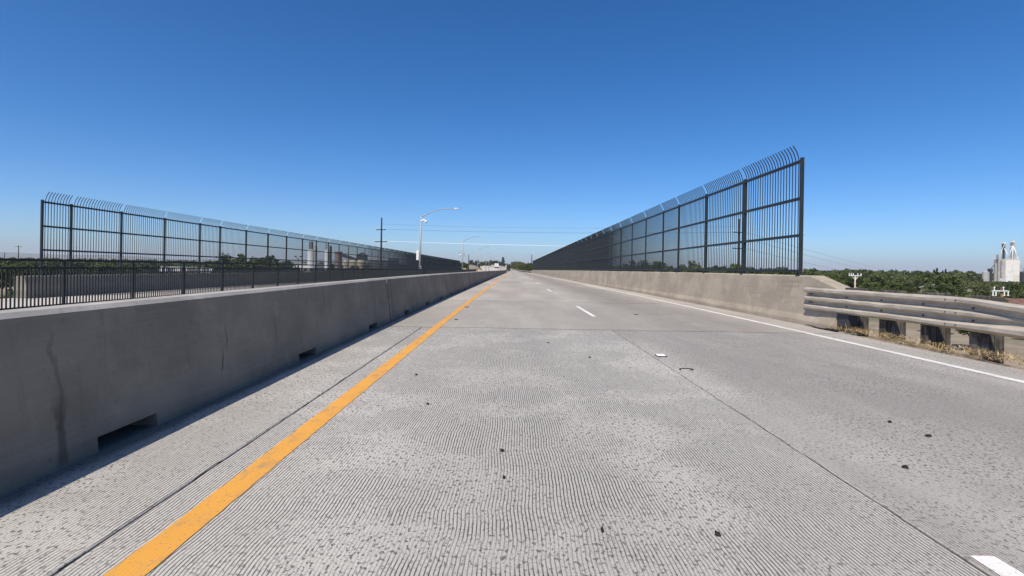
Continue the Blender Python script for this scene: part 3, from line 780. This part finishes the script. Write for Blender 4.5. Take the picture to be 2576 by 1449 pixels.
for k, (X, Y, w, d) in enumerate(SC):
    x, y = px(X, Y); rr = random.Random(k); w *= .7; d *= .7; n = 9; v = []; 
    for z, kk in ((0.001, 1), (0.010, .7)):
        for i in range(n):
            t = 2*math.pi*i/n; q = rr.uniform(.6, 1.2) * kk; v.append((math.cos(t)*w/2*q, math.sin(t)*d/2*q*1.6, z + (rr.uniform(0, .006) if kk < 1 else 0)))
    f = [tuple(range(n, 2*n))] + [(i, (i+1)%n, n+(i+1)%n, n+i) for i in range(n)]
    o = MB().add(v, f).build('rubber_scrap', M['rubber'], loc=(x, y, zs(y)+0.003))
    tag(o, 'small black scrap of tyre rubber lying on the concrete lane', 'debris', 'rubber scraps on the road')
# torn black strip at the foot of the parapet
m = MB(); pts = [P(6.64 - 0.03*math.sin(t*3), 11.9 - 1.2*t, 0.02 + 0.012*math.sin(t*9)) for t in np.linspace(0, 1, 14)]; m.tube(pts, [.008 + .022*i/13 for i in range(14)], 6)
tag(m.build('rubber_strip', M['rubber']), 'torn black rubber strip lying at the foot of the sunlit parapet end', 'debris')

# ------------------------------------------------------------------ trees
def leaf_mesh(seed, H, W, mat, nclump=70, nleaf=55, shape='round', leaf=0.36):
    r = np.random.RandomState(seed); V = []; 
    z0 = H*0.18 if shape != 'cone' else H*0.08
    C = []
    for i in range(nclump):
        if shape == 'cone':
            t = r.uniform(0, 1)**0.8; rad = W*0.5*(1-t)**0.9*r.uniform(.55, 1); a = r.uniform(0, 6.28)
            C.append((math.cos(a)*rad, math.sin(a)*rad, z0+(H-z0)*t, 0.35 + 0.5*(1-t)))
        elif shape == 'column':
            t = r.uniform(0, 1); rad = W*0.5*math.sin(math.pi*(0.12+0.86*t))*r.uniform(.4, 1); a = r.uniform(0, 6.28)
            C.append((math.cos(a)*rad, math.sin(a)*rad, z0+(H-z0)*t, 0.6))
        else:
            # several overlapping lobes give an uneven outline
            lobe = i % 7; la = lobe*0.9+seed; lr = W*0.24*(0.4+0.6*((lobe*37+seed*13) % 10)/10); lz = z0 + (H-z0)*(0.35+0.42*((lobe*53+seed*7) % 10)/10)
            d = r.normal(size=3); d /= np.linalg.norm(d); q = r.uniform(.5, 1)**.5
            C.append((math.cos(la)*lr + d[0]*q*W*0.29, math.sin(la)*lr + d[1]*q*W*0.29, lz + d[2]*q*(H-z0)*0.24, r.uniform(.5, 1.0)*W/8))
    for (cx, cy, cz, cr) in C:
        d = r.normal(size=(nleaf, 3)); d /= np.linalg.norm(d, axis=1)[:, None]
        p = np.array((cx, cy, cz)) + d*cr*r.uniform(.45, 1.05, (nleaf, 1))*np.array((1, 1, .75))
        nrm = d*0.7 + r.normal(size=(nleaf, 3))*0.6 + np.array((0, 0, .35)); nrm /= np.linalg.norm(nrm, axis=1)[:, None]
        a = np.cross(nrm, r.normal(size=(nleaf, 3))); a /= np.linalg.norm(a, axis=1)[:, None]; b = np.cross(nrm, a)
        s = leaf*r.uniform(.6, 1.3, (nleaf, 1))*0.5
        q = np.stack([p-a*s-b*s*.6, p+a*s-b*s*.6, p+a*s*.7+b*s*.7, p-a*s*.7+b*s*.7], 1)
        V.append(q.reshape(-1, 3))
    V = np.concatenate(V); n = len(V)//4
    me = bpy.data.meshes.new('crown'); me.vertices.add(len(V)); me.vertices.foreach_set('co', V.ravel())
    me.loops.add(n*4); me.loops.foreach_set('vertex_index', np.arange(n*4)); me.polygons.add(n); me.polygons.foreach_set('loop_start', np.arange(n)*4); me.polygons.foreach_set('loop_total', np.full(n, 4))
    me.materials.append(mat); me.update(calc_edges=True); me.validate(); return me, C
def trunk_mesh(seed, H, C):
    r = random.Random(seed); m = MB()
    m.tube([(0,0,-.5), (.1,0,H*.25), (r.uniform(-.3,.3), r.uniform(-.3,.3), H*.62)], [H*.030, H*.022, H*.008], 8)
    for c in C[:9]:
        z = r.uniform(.2, .45)*H; m.tube([(0,0,z), (c[0]*.5, c[1]*.5, (z+c[2])/2+.2), c[:3]], [H*.012, H*.007, .02], 5)
    return m.mesh('trunk', M['bark'])
KIN = []
for (nm, seed, H, W, mat, shp, nc, lf) in (
    ('broadleaf_tree', 1, 10, 9, 'leaf_a', 'round', 84, .40), ('broadleaf_tree', 2, 10, 8, 'leaf_b', 'round', 80, .38), ('broadleaf_tree', 3, 10, 11, 'leaf_a', 'round', 90, .42),
    ('broadleaf_tree', 4, 10, 9.5, 'leaf_c', 'round', 84, .38), ('conifer_tree', 5, 12, 4.2, 'leaf_d', 'cone', 70, .34), ('column_tree', 6, 12, 2.8, 'leaf_d', 'column', 60, .34), ('broadleaf_tree', 7, 10, 10, 'leaf_b', 'round', 86, .42)):
    cm, C = leaf_mesh(seed, H, W, M[mat], nc, 58, shp, lf); KIN.append((nm, H, cm, trunk_mesh(seed, H, C)))
TN = ['dark green broadleaf tree', 'mid green broadleaf tree', 'wide dark green tree', 'pale green tree', 'dark spiky conifer', 'slim dark cypress', 'wide mid green tree']
def where_right(X, y):
    near = '' if y < 140 else 'further back '
    if X < 2105: return near + 'beside the parapet end'
    if X < 2200: return near + 'around the Y braced pole'
    if X < 2330: return near + 'between the Y braced pole and the conifers'
    if X < 2450: return near + 'around the pale roofed house'
    return near + 'below the grain elevator'
def where_left(X, y):
    far = 'further back ' if y > 190 else ''
    if X < 90: return far + 'in the lot past the shaded parapet end'
    if X < 240: return far + 'behind the first bays of the shaded fence'
    if X < 385: return far + 'behind the shaded fence before the trailers'
    if X < 570: return far + 'by the white trailers behind the fence'
    if X < 720: return far + 'in the clump between trailers and silo'
    return far + 'beside the concrete plant behind the shaded fence'
def tree(kk, x, y, h, where, grp, sink=0.0, top=None):
    nm, H, cm, tm = KIN[kk]; z = ground_z(x, y)
    if top is not None: h = top - z
    o = thing(nm, TN[kk] + ' ' + where, 'tree', (x, y, z - sink), rng.uniform(0, 6.28), grp)
    s = h/H; w = s*rng.uniform(.9, 1.15); o.scale = (w, w, s)
    put(tm, 'trunk', o); put(cm, 'crown', o); return o
def on_screen(X, y): return (X-1291)*y/1320
# right: belt of trees below the guardrail
W1, G1 = 'in the belt beyond the guardrail', 'trees beyond the guardrail'
r2 = random.Random(21)
for k in range(62):
    y = 75 + 260*(k/62)**1.15 + r2.uniform(-8, 8); X = r2.uniform(2015, 2640)
    h = r2.uniform(5.8, 8.2) if y < 130 else r2.uniform(7.6, 12.2)
    if r2.random() < 0.18 and y > 130: h *= 1.22
    h = min(h, 10.24 + r2.uniform(-6, 4)*y/1320)
    if r2.random() < 0.15: h *= 0.75
    if y < 135 and 2105 < X < 2195: continue
    if y < 80 and 2450 < X < 2560: continue
    if X > 2440: h = min(h, 10.24 - 20*y/1320)
    tree(r2.choice((0, 1, 1, 2, 6, 3, 6)), on_screen(X, y), y, h, where_right(X, y), G1)
W2, G2 = 'seen through the bars of the sunlit parapet fence', 'trees behind the right fence'
for k, (X, y, h) in enumerate(((1990,120,11.4),(1935,118,10.6),(1888,125,11.2),(1845,128,11.6),(1800,120,10.2),(1742,128,12.6),(1700,130,10.6),(1650,150,12.2),(1610,150,12.8),(1575,160,11.8),(1535,170,11.5),(1500,185,11.6),(1960,145,10.8),(1765,150,11.0),(2040,140,10.3),(2065,150,10.0),(1465,210,12),(1430,240,12.5),(1395,260,12))):
    tree((0, 1, 2, 6)[k % 4], on_screen(X, y), y, h, W2, G2)
for k in range(6):
    y = 470 + k*7; tree(4, on_screen(2335 + k*11 + (k%2)*4, y), y, 11.5 + (k*37 % 5)*0.7, 'on the skyline beside the grain elevator', 'conifers on the skyline')
# centre, beyond the bridge
W3, G3 = 'beyond the end of the highway bridge', 'trees beyond the bridge'
for (kk, X, y, h) in ((3,1294,440,5.2),(3,1300,425,5.4),(3,1306,400,5.0),(3,1313,380,4.0),(1,1320,360,2.2),(0,1338,300,4.0),(0,1333,330,3.0),(2,1347,290,4.0),(1,1352,270,4),(0,1372,300,4)):
    tree(kk, on_screen(X, y), y, 0, W3, G3, top=h)
W4, G4 = 'behind the far bridge on the left', 'trees behind the far bridge'
for (kk, X, y, h) in ((0,1162,240,3.2),(1,1154,260,3.4),(0,1185,660,8.0),(2,1200,680,7.6),(1,1212,470,4.8),(6,1222,490,5.2),(6,1230,500,5),(0,1240,660,8.4),(1,1250,700,8.6),(5,1265,640,11)):
    tree(kk, on_screen(X, y), y, 0, W4, G4, top=h)
# left
W5, G5 = 'seen through the bars of the shaded parapet fence', 'trees behind the left fence'
for k in range(44):
    y = 95 + 210*r2.random(); X = r2.uniform(-40, 560); h = r2.uniform(6.6, 9.6)
    if 385 < X < 570: h = min(h, 10.24 - 32*y/1320)
    if h < 3: continue
    tree(r2.choice((0, 2, 1, 0, 6)), on_screen(X, y), y, h, where_left(X, y), G5 if X > 90 else 'trees past the left parapet')
for (kk, X, y, h) in ((2,585,120,10.6),(0,610,118,12.4),(1,632,122,11.2),(0,655,118,11.6),(2,680,120,12.0),(0,702,126,10.4),(0,905,190,10.2),(0,845,170,8.6),(2,640,150,10.5),(6,20,70,5.2),(0,48,78,5.6),(2,66,84,6.0)):
    tree(kk, on_screen(X, y), y, h, where_left(X, y), G5 if X > 90 else 'trees past the left parapet')
# far wood, one mass
def wood(name, label, spots):
    r = np.random.RandomState(5); V = []
    for (x, y, h, w) in spots:
        n = 90; d = r.normal(size=(n, 3)); d /= np.linalg.norm(d, axis=1)[:, None]; d[:, 2] = np.abs(d[:, 2])*1.0 - .25
        p = np.array((x, y, GZ + h*0.45)) + d*np.array((w/2, w/2, h*.55))*r.uniform(.7, 1.05, (n, 1))
        nrm = d + r.normal(size=(n, 3))*.5; nrm /= np.linalg.norm(nrm, axis=1)[:, None]
        a = np.cross(nrm, r.normal(size=(n, 3))); a /= np.linalg.norm(a, axis=1)[:, None]; b = np.cross(nrm, a); s = r.uniform(.5, 1.1, (n, 1))*w*0.09
        V.append(np.stack([p-a*s-b*s, p+a*s-b*s, p+a*s+b*s, p-a*s+b*s], 1).reshape(-1, 3))
    V = np.concatenate(V); n = len(V)//4
    me = bpy.data.meshes.new(name); me.from_pydata(V.tolist(), [], [(4*i, 4*i+1, 4*i+2, 4*i+3) for i in range(n)]); me.materials.append(M['leaf_a']); me.update()
    o = put(me, name); tag(o, label, 'woodland'); kind(o, 'stuff')
r3 = random.Random(9)
sp = []
for k in range(700):
    y = 330 + 900*r3.random()**1.5; X = r3.uniform(1380, 2700); h = r3.uniform(7.5, 13.5) + (y-330)*.002
    if X > 2450 and y < 560: h = min(h, 10.24 - 20*y/1320)
    if h > 3: sp.append((on_screen(X, y), y, h, r3.uniform(8, 14)))
wood('far_woodland', 'distant dark green woodland on the skyline behind the guardrail trees', sp)
sp = []
for k in range(600):
    y = 300 + 900*r3.random()**1.4; X = r3.uniform(-150, 1150)
    if 385 < X < 570 and y < 320: continue
    sp.append((on_screen(X, y), y, r3.uniform(7, 11) + (y-300)*.002, r3.uniform(8, 14)))
wood('far_woodland', 'distant dark green woodland on the skyline behind the shaded parapet', sp)
sp = []
for k in range(130):
    y = 700 + 500*r3.random(); X = r3.uniform(1140, 1400); sp.append((on_screen(X, y), y, r3.uniform(11, 14.5), r3.uniform(9, 15)))
wood('far_woodland', 'distant woodland on the skyline straight ahead past the trucks', sp)

# ------------------------------------------------------------------ buildings, left: concrete plant
def silo(X, y, h, rad, label, extra=True):
    o = thing('white_silo', label, 'silo', (on_screen(X, y), y, GZ), 0, 'white silos')
    MB().revolve([(rad, 0), (rad, h*.97), (rad*.9, h)], 20).build('shell', M['whitepaint'], o, smooth=False)
    MB().revolve([(rad*.55, 0), (rad*.55, h*1.0), (rad*.45, h*1.12), (.1, h*1.14)], 14, at=(rad*1.15, .4, 0)).build('pipe_stack', M['darksteel'] if not extra else M['binwall'], o)
    m = MB()
    for a in (-.5, .5): m.tube([(a*rad, 0, h), (a*rad, 0, h+3.4)], .12, 6)
    for z in (1.2, 2.4, 3.4): m.box(-rad*.6, rad*.6, -.1, .1, h+z-.08, h+z+.08)
    m.build('top_frame', M['darksteel'], o)
    if extra: MB().box(-.5, .6, -.5, .6, h, h+3.4).build('filter_housing', M['shedwall'], o)
silo(782, 225, 15.6, 1.45, 'white cylindrical silo with a dark filter frame, nearest the white trailers')
silo(823, 225, 15.4, 1.05, 'slim white cylindrical silo beside the concrete plant', False)
bp = thing('concrete_plant', 'concrete plant with tan silos and a rusted conveyor tower behind the shaded fence', 'concrete plant', (on_screen(852, 225), 225, GZ))
MB().box(-1.2, 1.0, -1.5, 1.5, 0, 14.8).build('conveyor_tower', M['rust'], bp)
m = MB(); m.tube([(1.2, 0, 0), (1.2, 0, 13.6)], .25, 8); m.tube([(-2.2, 0, 15.8), (.0, 0, 14.3)], .15, 6); m.box(-1.4, 1.3, -1.7, 1.7, 14.8, 15.0); m.build('tower_frame', M['tan'], bp)
m = MB(); m.add([(0, -1.2, 14.6), (7.5, -1.2, 12.2), (7.5, -1.2, 11.0), (0, -1.2, 13.3), (0, 1.2, 14.6), (7.5, 1.2, 12.2), (7.5, 1.2, 11.0), (0, 1.2, 13.3)], [(0,1,2,3),(4,7,6,5),(0,4,5,1),(1,5,6,2),(2,6,7,3),(3,7,4,0)]); m.build('conveyor_housing', M['darksteel'], bp)
for k, (x, rad, h) in enumerate(((3.4, 1.35, 10.6), (6.4, 1.75, 10.8), (9.7, 1.75, 10.8))):
    MB().revolve([(rad*.75, 0), (rad*.75, h*.55), (rad, h*.72), (rad, h), (rad*.5, h+.7)], 18, at=(x, -1.5, 0)).build('tan_silo', M['tan'], bp)
m = MB(); m.box(7.8, 11.8, -1, 2, 11.4, 13.6); m.add([(7.6, -1.2, 13.6), (12, -1.2, 13.6), (12, 2.2, 13.6), (7.6, 2.2, 13.6), (9.8, .5, 14.9)], [(0,1,4),(1,2,4),(2,3,4),(3,0,4),(3,2,1,0)]); m.build('top_house', M['darksteel'], bp)
MB().tube([(9.5, -2.5, 8.5), (17, -3, 3.2)], .55, 8).build('conveyor', M['tan'], bp)
MB().tube([(15.5, -3, 5.0), (27, -3, 1.2)], .55, 8).build('conveyor', M['grayroof'], bp)
sh = thing('warehouse', 'long grey green warehouse with a pale roof behind the concrete plant', 'warehouse', (on_screen(938, 240), 240, GZ))
MB().box(-9.2, 6.8, 0, 22, 0, 11.6).build('wall', M['shedwall'], sh)
m = MB(); m.add([(-12.5, -.6, 13.7), (7.2, -.6, 12.7), (7.2, 23, 12.7), (-12.5, 23, 13.7), (-12.5, -.6, 13.1), (7.2, -.6, 11.6), (7.2, 23, 11.6), (-12.5, 23, 13.1)], [(0,1,2,3),(4,7,6,5),(0,4,5,1),(1,5,6,2),(2,6,7,3),(3,7,4,0)]); m.build('roof', M['grayroof'], sh)
for k in range(4): MB().box(-6 + 3.3*k, -3.6 + 3.3*k, -.05, .02, 3, 8).build('wall_panel', M['darksteel'], sh)
g = MB().revolve([(9, 0), (7, 2.2), (4.2, 5), (1.2, 7.6), (.1, 8.2)], 18).build('gravel_pile', M['gravel'], loc=(on_screen(985, 232), 232, GZ)); tag(g, 'grey gravel heap behind the shaded fence beside the warehouse', 'gravel pile')
g = MB().revolve([(8, 0), (5.2, 3), (2.4, 6.2), (.1, 7.4)], 18).build('gravel_pile', M['gravel'], loc=(on_screen(1018, 236), 236, GZ)); tag(g, 'second grey gravel heap, beside the dark pole, behind the shaded fence', 'gravel pile')
def trailer_box(X, y, w, h, z0, label, grp, rz=0):
    o = thing('white_trailer', label, 'trailer', (on_screen(X, y), y, GZ), rz, grp)
    z0 = 1.15
    MB().cbox(-w/2, w/2, -1.25, 1.25, z0, z0+h, .05).build('body', M['trailer'], o)
    for k in range(int(w/1.4)): MB().box(-w/2 + .7 + 1.4*k, -w/2 + .76 + 1.4*k, -1.28, -1.25, z0+.1, z0+h-.1).build('rib', M['trailer'], o)
    MB().box(-w/2+.2, w/2-.2, -1.0, 1.0, z0-.25, z0).build('chassis', M['darksteel'], o)
    wm = MB().tube([(0, -1.2, .5), (0, -.8, .5)], .5, 14).mesh('wheel', M['rubber'])
    for xx in (-w/2+1.2, -w/2+2.4, w/2-1.2): put(wm, 'wheel', o, (xx, 0, 0)); put(wm, 'wheel', o, (xx, 2.0, 0))
for k, X in enumerate((407, 441, 475, 509, 543)):
    trailer_box(X, 292 + 3*(k % 2), 6.6, 3.0, 3.4, 'white box trailer in the row parked on the platform behind the shaded fence', 'white trailers behind the left fence')
x0, x1 = on_screen(390, 290), on_screen(566, 290)
o = thing('loading_platform', 'long low grey platform under the row of white trailers', 'platform', ((x0+x1)/2, 289, GZ)); w = (x1-x0)/2
MB().box(-w, w, 0, 14, 0, 2.2).build('slab', M['binwall'], o)
for k in range(8): MB().box(-w + 2*w*k/8 + .3, -w + 2*w*k/8 + .8, -.15, 0.0, 0, 2.1).build('pier', M['parapet_left'], o)
for ch in [q for q in bpy.data.objects if q.name.startswith('white_trailer')]: ch.location.z = GZ + 2.2 - 0.0
o = thing('white_warehouse', 'low white panel warehouse at the foot of the tall white silo', 'warehouse', (on_screen(763, 260), 260, GZ))
MB().box(-6.6, 6.4, 0, 14, 0, 9.3).build('wall', M['trailer'], o)
MB().box(-6.9, 6.7, -.3, 14.3, 9.3, 9.7).build('roof', M['binwall'], o)
for k in range(4): MB().box(-5.9 + 3.1*k, -3.5 + 3.1*k, -.06, .0, 5.0, 8.6).build('wall_panel', M['whitepaint'], o)
for k in range(7): MB().box(-6.3 + 1.8*k, -5.3 + 1.8*k, -.08, -.01, .2, 4.2).build('dock_door', M['darksteel'], o)
# floodlight mast
fm = thing('floodlight_mast', 'small floodlight mast with paired lamp heads near the white silo', 'floodlight', (on_screen(750, 200), 200, GZ))
MB().tube([(0,0,0), (0,0,12)], [.12, .07], 8).build('mast', M['darksteel'], fm)
for s in (-1, 1):
    MB().tube([(0,0,11), (s*1.0,0,12.3)], .06, 6).build('arm', M['darksteel'], fm); MB().box(s*1.0-.35, s*1.0+.35, -.2, .2, 12.1, 12.6).build('lamp_head', M['darksteel'], fm)
# tan hip roofs beyond the bridge
def hiproof(X, y, w, h, top, label):
    z = top - zs(y)*0
    o = thing('tan_roof_shed', label, 'shed', (on_screen(X, y), y, GZ))
    MB().box(-w/2+.4, w/2-.4, 0, 7, 0, top-h-GZ).build('wall', M['stucco'], o)
    b = top-h-GZ; m = MB(); m.add([(-w/2,-.5,b),(w/2,-.5,b),(w/2,7.5,b),(-w/2,7.5,b),(-w*.12,3.5,b+h),(w*.12,3.5,b+h)], [(0,1,5,4),(1,2,5),(2,3,4,5),(3,0,4),(3,2,1,0)]); m.build('roof', M['roof_tan'], o)
    m = MB(); m.box(-w/2+.2, w/2-.2, -.62, -.5, b-.35, b-.02); m.build('fascia', M['roof_tan'], o)
hiproof(1166, 212, 4.6, 1.9, -.15, 'tan hip roofed shed past the end of the shaded fence')
hiproof(1202, 300, 10.5, 1.6, -1.5, 'wide tan hip roofed shed between the median and the far bridge')

# left lot: pale wall and small house behind the end of the left parapet
w = thing('lot_wall', 'low pale block wall in the dirt lot past the shaded parapet end', 'wall', (on_screen(30, 92), 92, GZ))
MB().box(-6, 4, 0, .3, -0.3, 2.2).build('wall_face', M['stucco'], w); MB().box(-6.05, 4.05, -.05, .35, 2.2, 2.32).build('cap', M['parapet'], w)

# ------------------------------------------------------------------ right: grain elevator
ge = thing('grain_elevator', 'tall cream concrete grain elevator with pale spouts on its roof', 'grain elevator', (on_screen(2546, 560), 560, GZ), 0)
E = 25.6
MB().box(-7, 8, 0, 12, 0, E).build('headhouse', M['cream'], ge)
m = MB()
for k in range(3): m.revolve([(2.1, 0), (2.1, E-.6), (1.9, E-.2)], 16, at=(-7.6, 2.0 + 4.0*k, 0))
m.build('bin_row', M['binwall'], ge)
for (x0, x1, z0, z1) in ((-1.2, .7, 18.5, 21.5), (-1.2, 1.6, 14.5, 17.6), (-4.6, 2, 12.2, 14.2), (-4.8, -2.8, 5, 9.2), (-2.2, 1.2, 4, 12)):
    MB().box(x0, x1, -.22, 0.0, z0, z1).build('shutter_panel', M['trailer'], ge)
m = MB(); m.box(-8.2, 8.2, -.2, 12.2, E, E+.4); m.build('roof_slab', M['cream'], ge)
def lattice(x, w, h, mat, name):
    m = MB()
    for a in (-1, 1):
        for b in (0, 2): m.tube([(x+a*w, 5+b, E), (x+a*w*.7, 5+b, E+h)], .22, 5)
    n = int(h/2.2)
    for k in range(n):
        z = E + h*k/n; z2 = E + h*(k+1)/n; m.tube([(x-w, 5, z), (x+w, 5, z2)], .14, 4); m.tube([(x+w, 5, z), (x-w, 5, z2)], .14, 4); m.box(x-w, x+w, 4.9, 7.1, z2-.12, z2+.12)
    m.box(x-w*.5, x+w*.5, 5.2, 6.8, E, E+h*.98); m.build(name, mat, ge)
lattice(-4, 1.0, 17, M['darksteel'], 'leg_tower'); lattice(5.6, 1.9, 18.5, M['binwall'], 'leg_tower'); lattice(-10.2, 0.5, 5.0, M['binwall'], 'leg_tower')
for pts in (((-4, 5, E+16), (-7.5, 4, E+10), (-8.4, 3, E+.5)), ((-4, 5, E+12), (-1.5, 4, E+6), (0, 3, E+.5)), ((5.6, 5, E+15), (1.5, 4, E+8), (.2, 3, E+.5)), ((5.6, 5, E+13), (4, 4, E+6), (3, 3, E+.5)), ((5.6, 4, E+13), (7, 3, E+6), (7.6, 3, E+.5)), ((7.6, 4, E+5), (17, 6, E-8), (23, 8, E-17))):
    MB().tube(pts, .38, 8).build('spout', M['whitepaint'], ge, smooth=True)
for (x, z) in ((-4, E+17), (5.6, E+18.5), (4.6, E+13)): MB().box(x-1.2, x+1.6, 4.6, 7, z, z+1.6).build('head_cover', M['whitepaint'], ge)
m = MB(); m.box(-14.4, -12.9, 9, 12, 0, 12); m.box(-15, -12.5, 8.5, 12.5, 12, 15.5); m.tube([(-13.5, 10, 15.5), (-10.4, 9, 20)], .3, 6); m.build('stair_tower', M['darksteel'], ge)
m = MB(); m.box(-14, -7, -8, -1, 0, 5.4); m.build('annex', M['whitepaint'], ge)
ab = thing('storage_bin', 'dark corrugated storage bin on the skyline beside the grain elevator', 'storage bin', (on_screen(2580, 520), 520, GZ))
MB().revolve([(4.2, 0), (4.2, 12.6), (1, 13.6)], 20).build('shell', M['darksteel'], ab); MB().revolve([(4.3, 12.2), (4.3, 12.7)], 20).build('rim', M['binwall'], ab)
ab = thing('storage_bin', 'pale grey storage bin among trees at the foot of the grain elevator', 'storage bin', (on_screen(2480, 545), 545, GZ))
MB().revolve([(3, 0), (3, 11.5), (1, 12.4)], 20).build('shell', M['binwall'], ab); MB().revolve([(3.1, 11.1), (3.1, 11.6)], 20).build('rim', M['binwall'], ab)
def house(X, y, w, d, h, rh, roof, label, rz=0):
    o = thing('house', label, 'house', (on_screen(X, y), y, GZ), rz, 'houses among the trees')
    MB().box(-w/2, w/2, 0, d, 0, h).build('wall', M['stucco'], o)
    m = MB(); m.add([(-w/2-.5,-.6,h),(w/2+.5,-.6,h),(w/2+.5,d+.6,h),(-w/2-.5,d+.6,h),(-w/2-.5,d/2,h+rh),(w/2+.5,d/2,h+rh)], [(0,1,5,4),(1,2,5),(2,3,4,5),(3,0,4),(3,2,1,0)]); m.build('roof', roof, o)
    for k in (-.3, .25): MB().box(k*w-.6, k*w+.6, -.03, .02, 1, 2.3).build('window', M['glass'], o)
    MB().box(-.45, .45, -.04, .02, 0, 2.1).build('door', M['roof_brown'], o)
house(2397, 190, 9, 8, 4.6, 1.4, M['grayroof'], 'house with a pale low roof among the trees beyond the guardrail', R(15))
house(2560, 92, 9, 8, 3.2, 2.6, M['roof_brown'], 'brown roofed house beside the near pole past the guardrail', R(-20))
house(2440, 120, 7, 6, 3.4, 1.6, M['roof_brown'], 'small brown roofed house half hidden by trees beyond the guardrail', R(10))

# ------------------------------------------------------------------ trucks
def truck(lat, y, label, w, h, L, rearmat, toward=False):
    x, yy, z = P(lat, y, 0); rz = math.atan2(-(xs(y+5)-xs(y-5)), 10)
    o = thing('box_truck', label, 'truck', (x, yy, z), rz)
    MB().cbox(-w/2, w/2, 0, L, 1.1, h, .05).build('cargo_box', M['trailer'], o)
    for s in (-1, 1): MB().box(s*w/4 - w/4 + .03, s*w/4 + w/4 - .03, -.05, .0, 1.12, h-.05).build('rear_door', rearmat, o)
    MB().cbox(-w/2+.05, w/2-.05, L+.6, L+3.6, .6, h-.7, .1).build('cab', M['whitepaint'], o)
    MB().box(-w/2+.1, w/2-.1, 0.05, .2, .55, .75).build('underride_bar', M['darksteel'], o)
    wm = MB().tube([(-.3, 0, .5), (.3, 0, .5)], .5, 14).mesh('wheel', M['rubber'])
    for yy2 in (1.2, 2.4, L+1.0, L+2.6):
        for s in (-1, 1): put(wm, 'wheel', o, (s*(w/2-.35), yy2, 0))
    for s in (-1, 1): MB().box(s*(w/2-.25)-.1, s*(w/2-.25)+.1, -.06, 0.05, .85, 1.0).build('tail_light', M['taillight'], o)
truck(0.4, 335, 'semi trailer with a black rear driving ahead in the left lane', 2.6, 4.0, 14, M['rubber'])
truck(-1.9, 455, 'white box truck further along the road past the black trailer', 5.0/1.6, 4.0, 9, M['trailer'])

# ------------------------------------------------------------------ distant hills and the air
def hills():
    r = random.Random(4); v = []; f = []; n = 90
    for i in range(n):
        a = R(-75 + 110*i/(n-1)); D0 = 13000
        h = 75 + 32*math.sin(i*.31) + 20*math.sin(i*.83+1) + r.uniform(-5, 5)
        if a > R(-30): h *= max(0.25, 1 - (a - R(-30))/R(60))
        for (d, hh) in ((0, -12), (1200, h), (4000, -12)): v.append(((D0+d)*math.sin(a), (D0+d)*math.cos(a), GZ + hh))
    for i in range(n-1):
        for k in range(2): f.append((3*i+k, 3*i+3+k, 3*i+4+k, 3*i+1+k))
    kind(MB().add(v, f).build('hills', M['hill'], smooth=True), 'structure')
hills()
HAZE = 6.0e-5
if HAZE:
    t = bpy.data.materials.new('haze air'); t.use_nodes = True; n = t.node_tree; n.nodes.clear()
    vol = n.nodes.new('ShaderNodeVolumePrincipled'); vol.inputs['Density'].default_value = HAZE; vol.inputs['Color'].default_value = (.90, .95, 1.0, 1); vol.inputs['Anisotropy'].default_value = 0.0
    out = n.nodes.new('ShaderNodeOutputMaterial'); n.links.new(vol.outputs[0], out.inputs['Volume'])
    o = MB().box(-32000, 32000, -3400, 33000, GZ-14, 240).build('haze', t); kind(o, 'stuff'); tag(o, 'thin pale summer haze hanging over the whole flat land', 'haze'); o.display_type = 'WIRE'
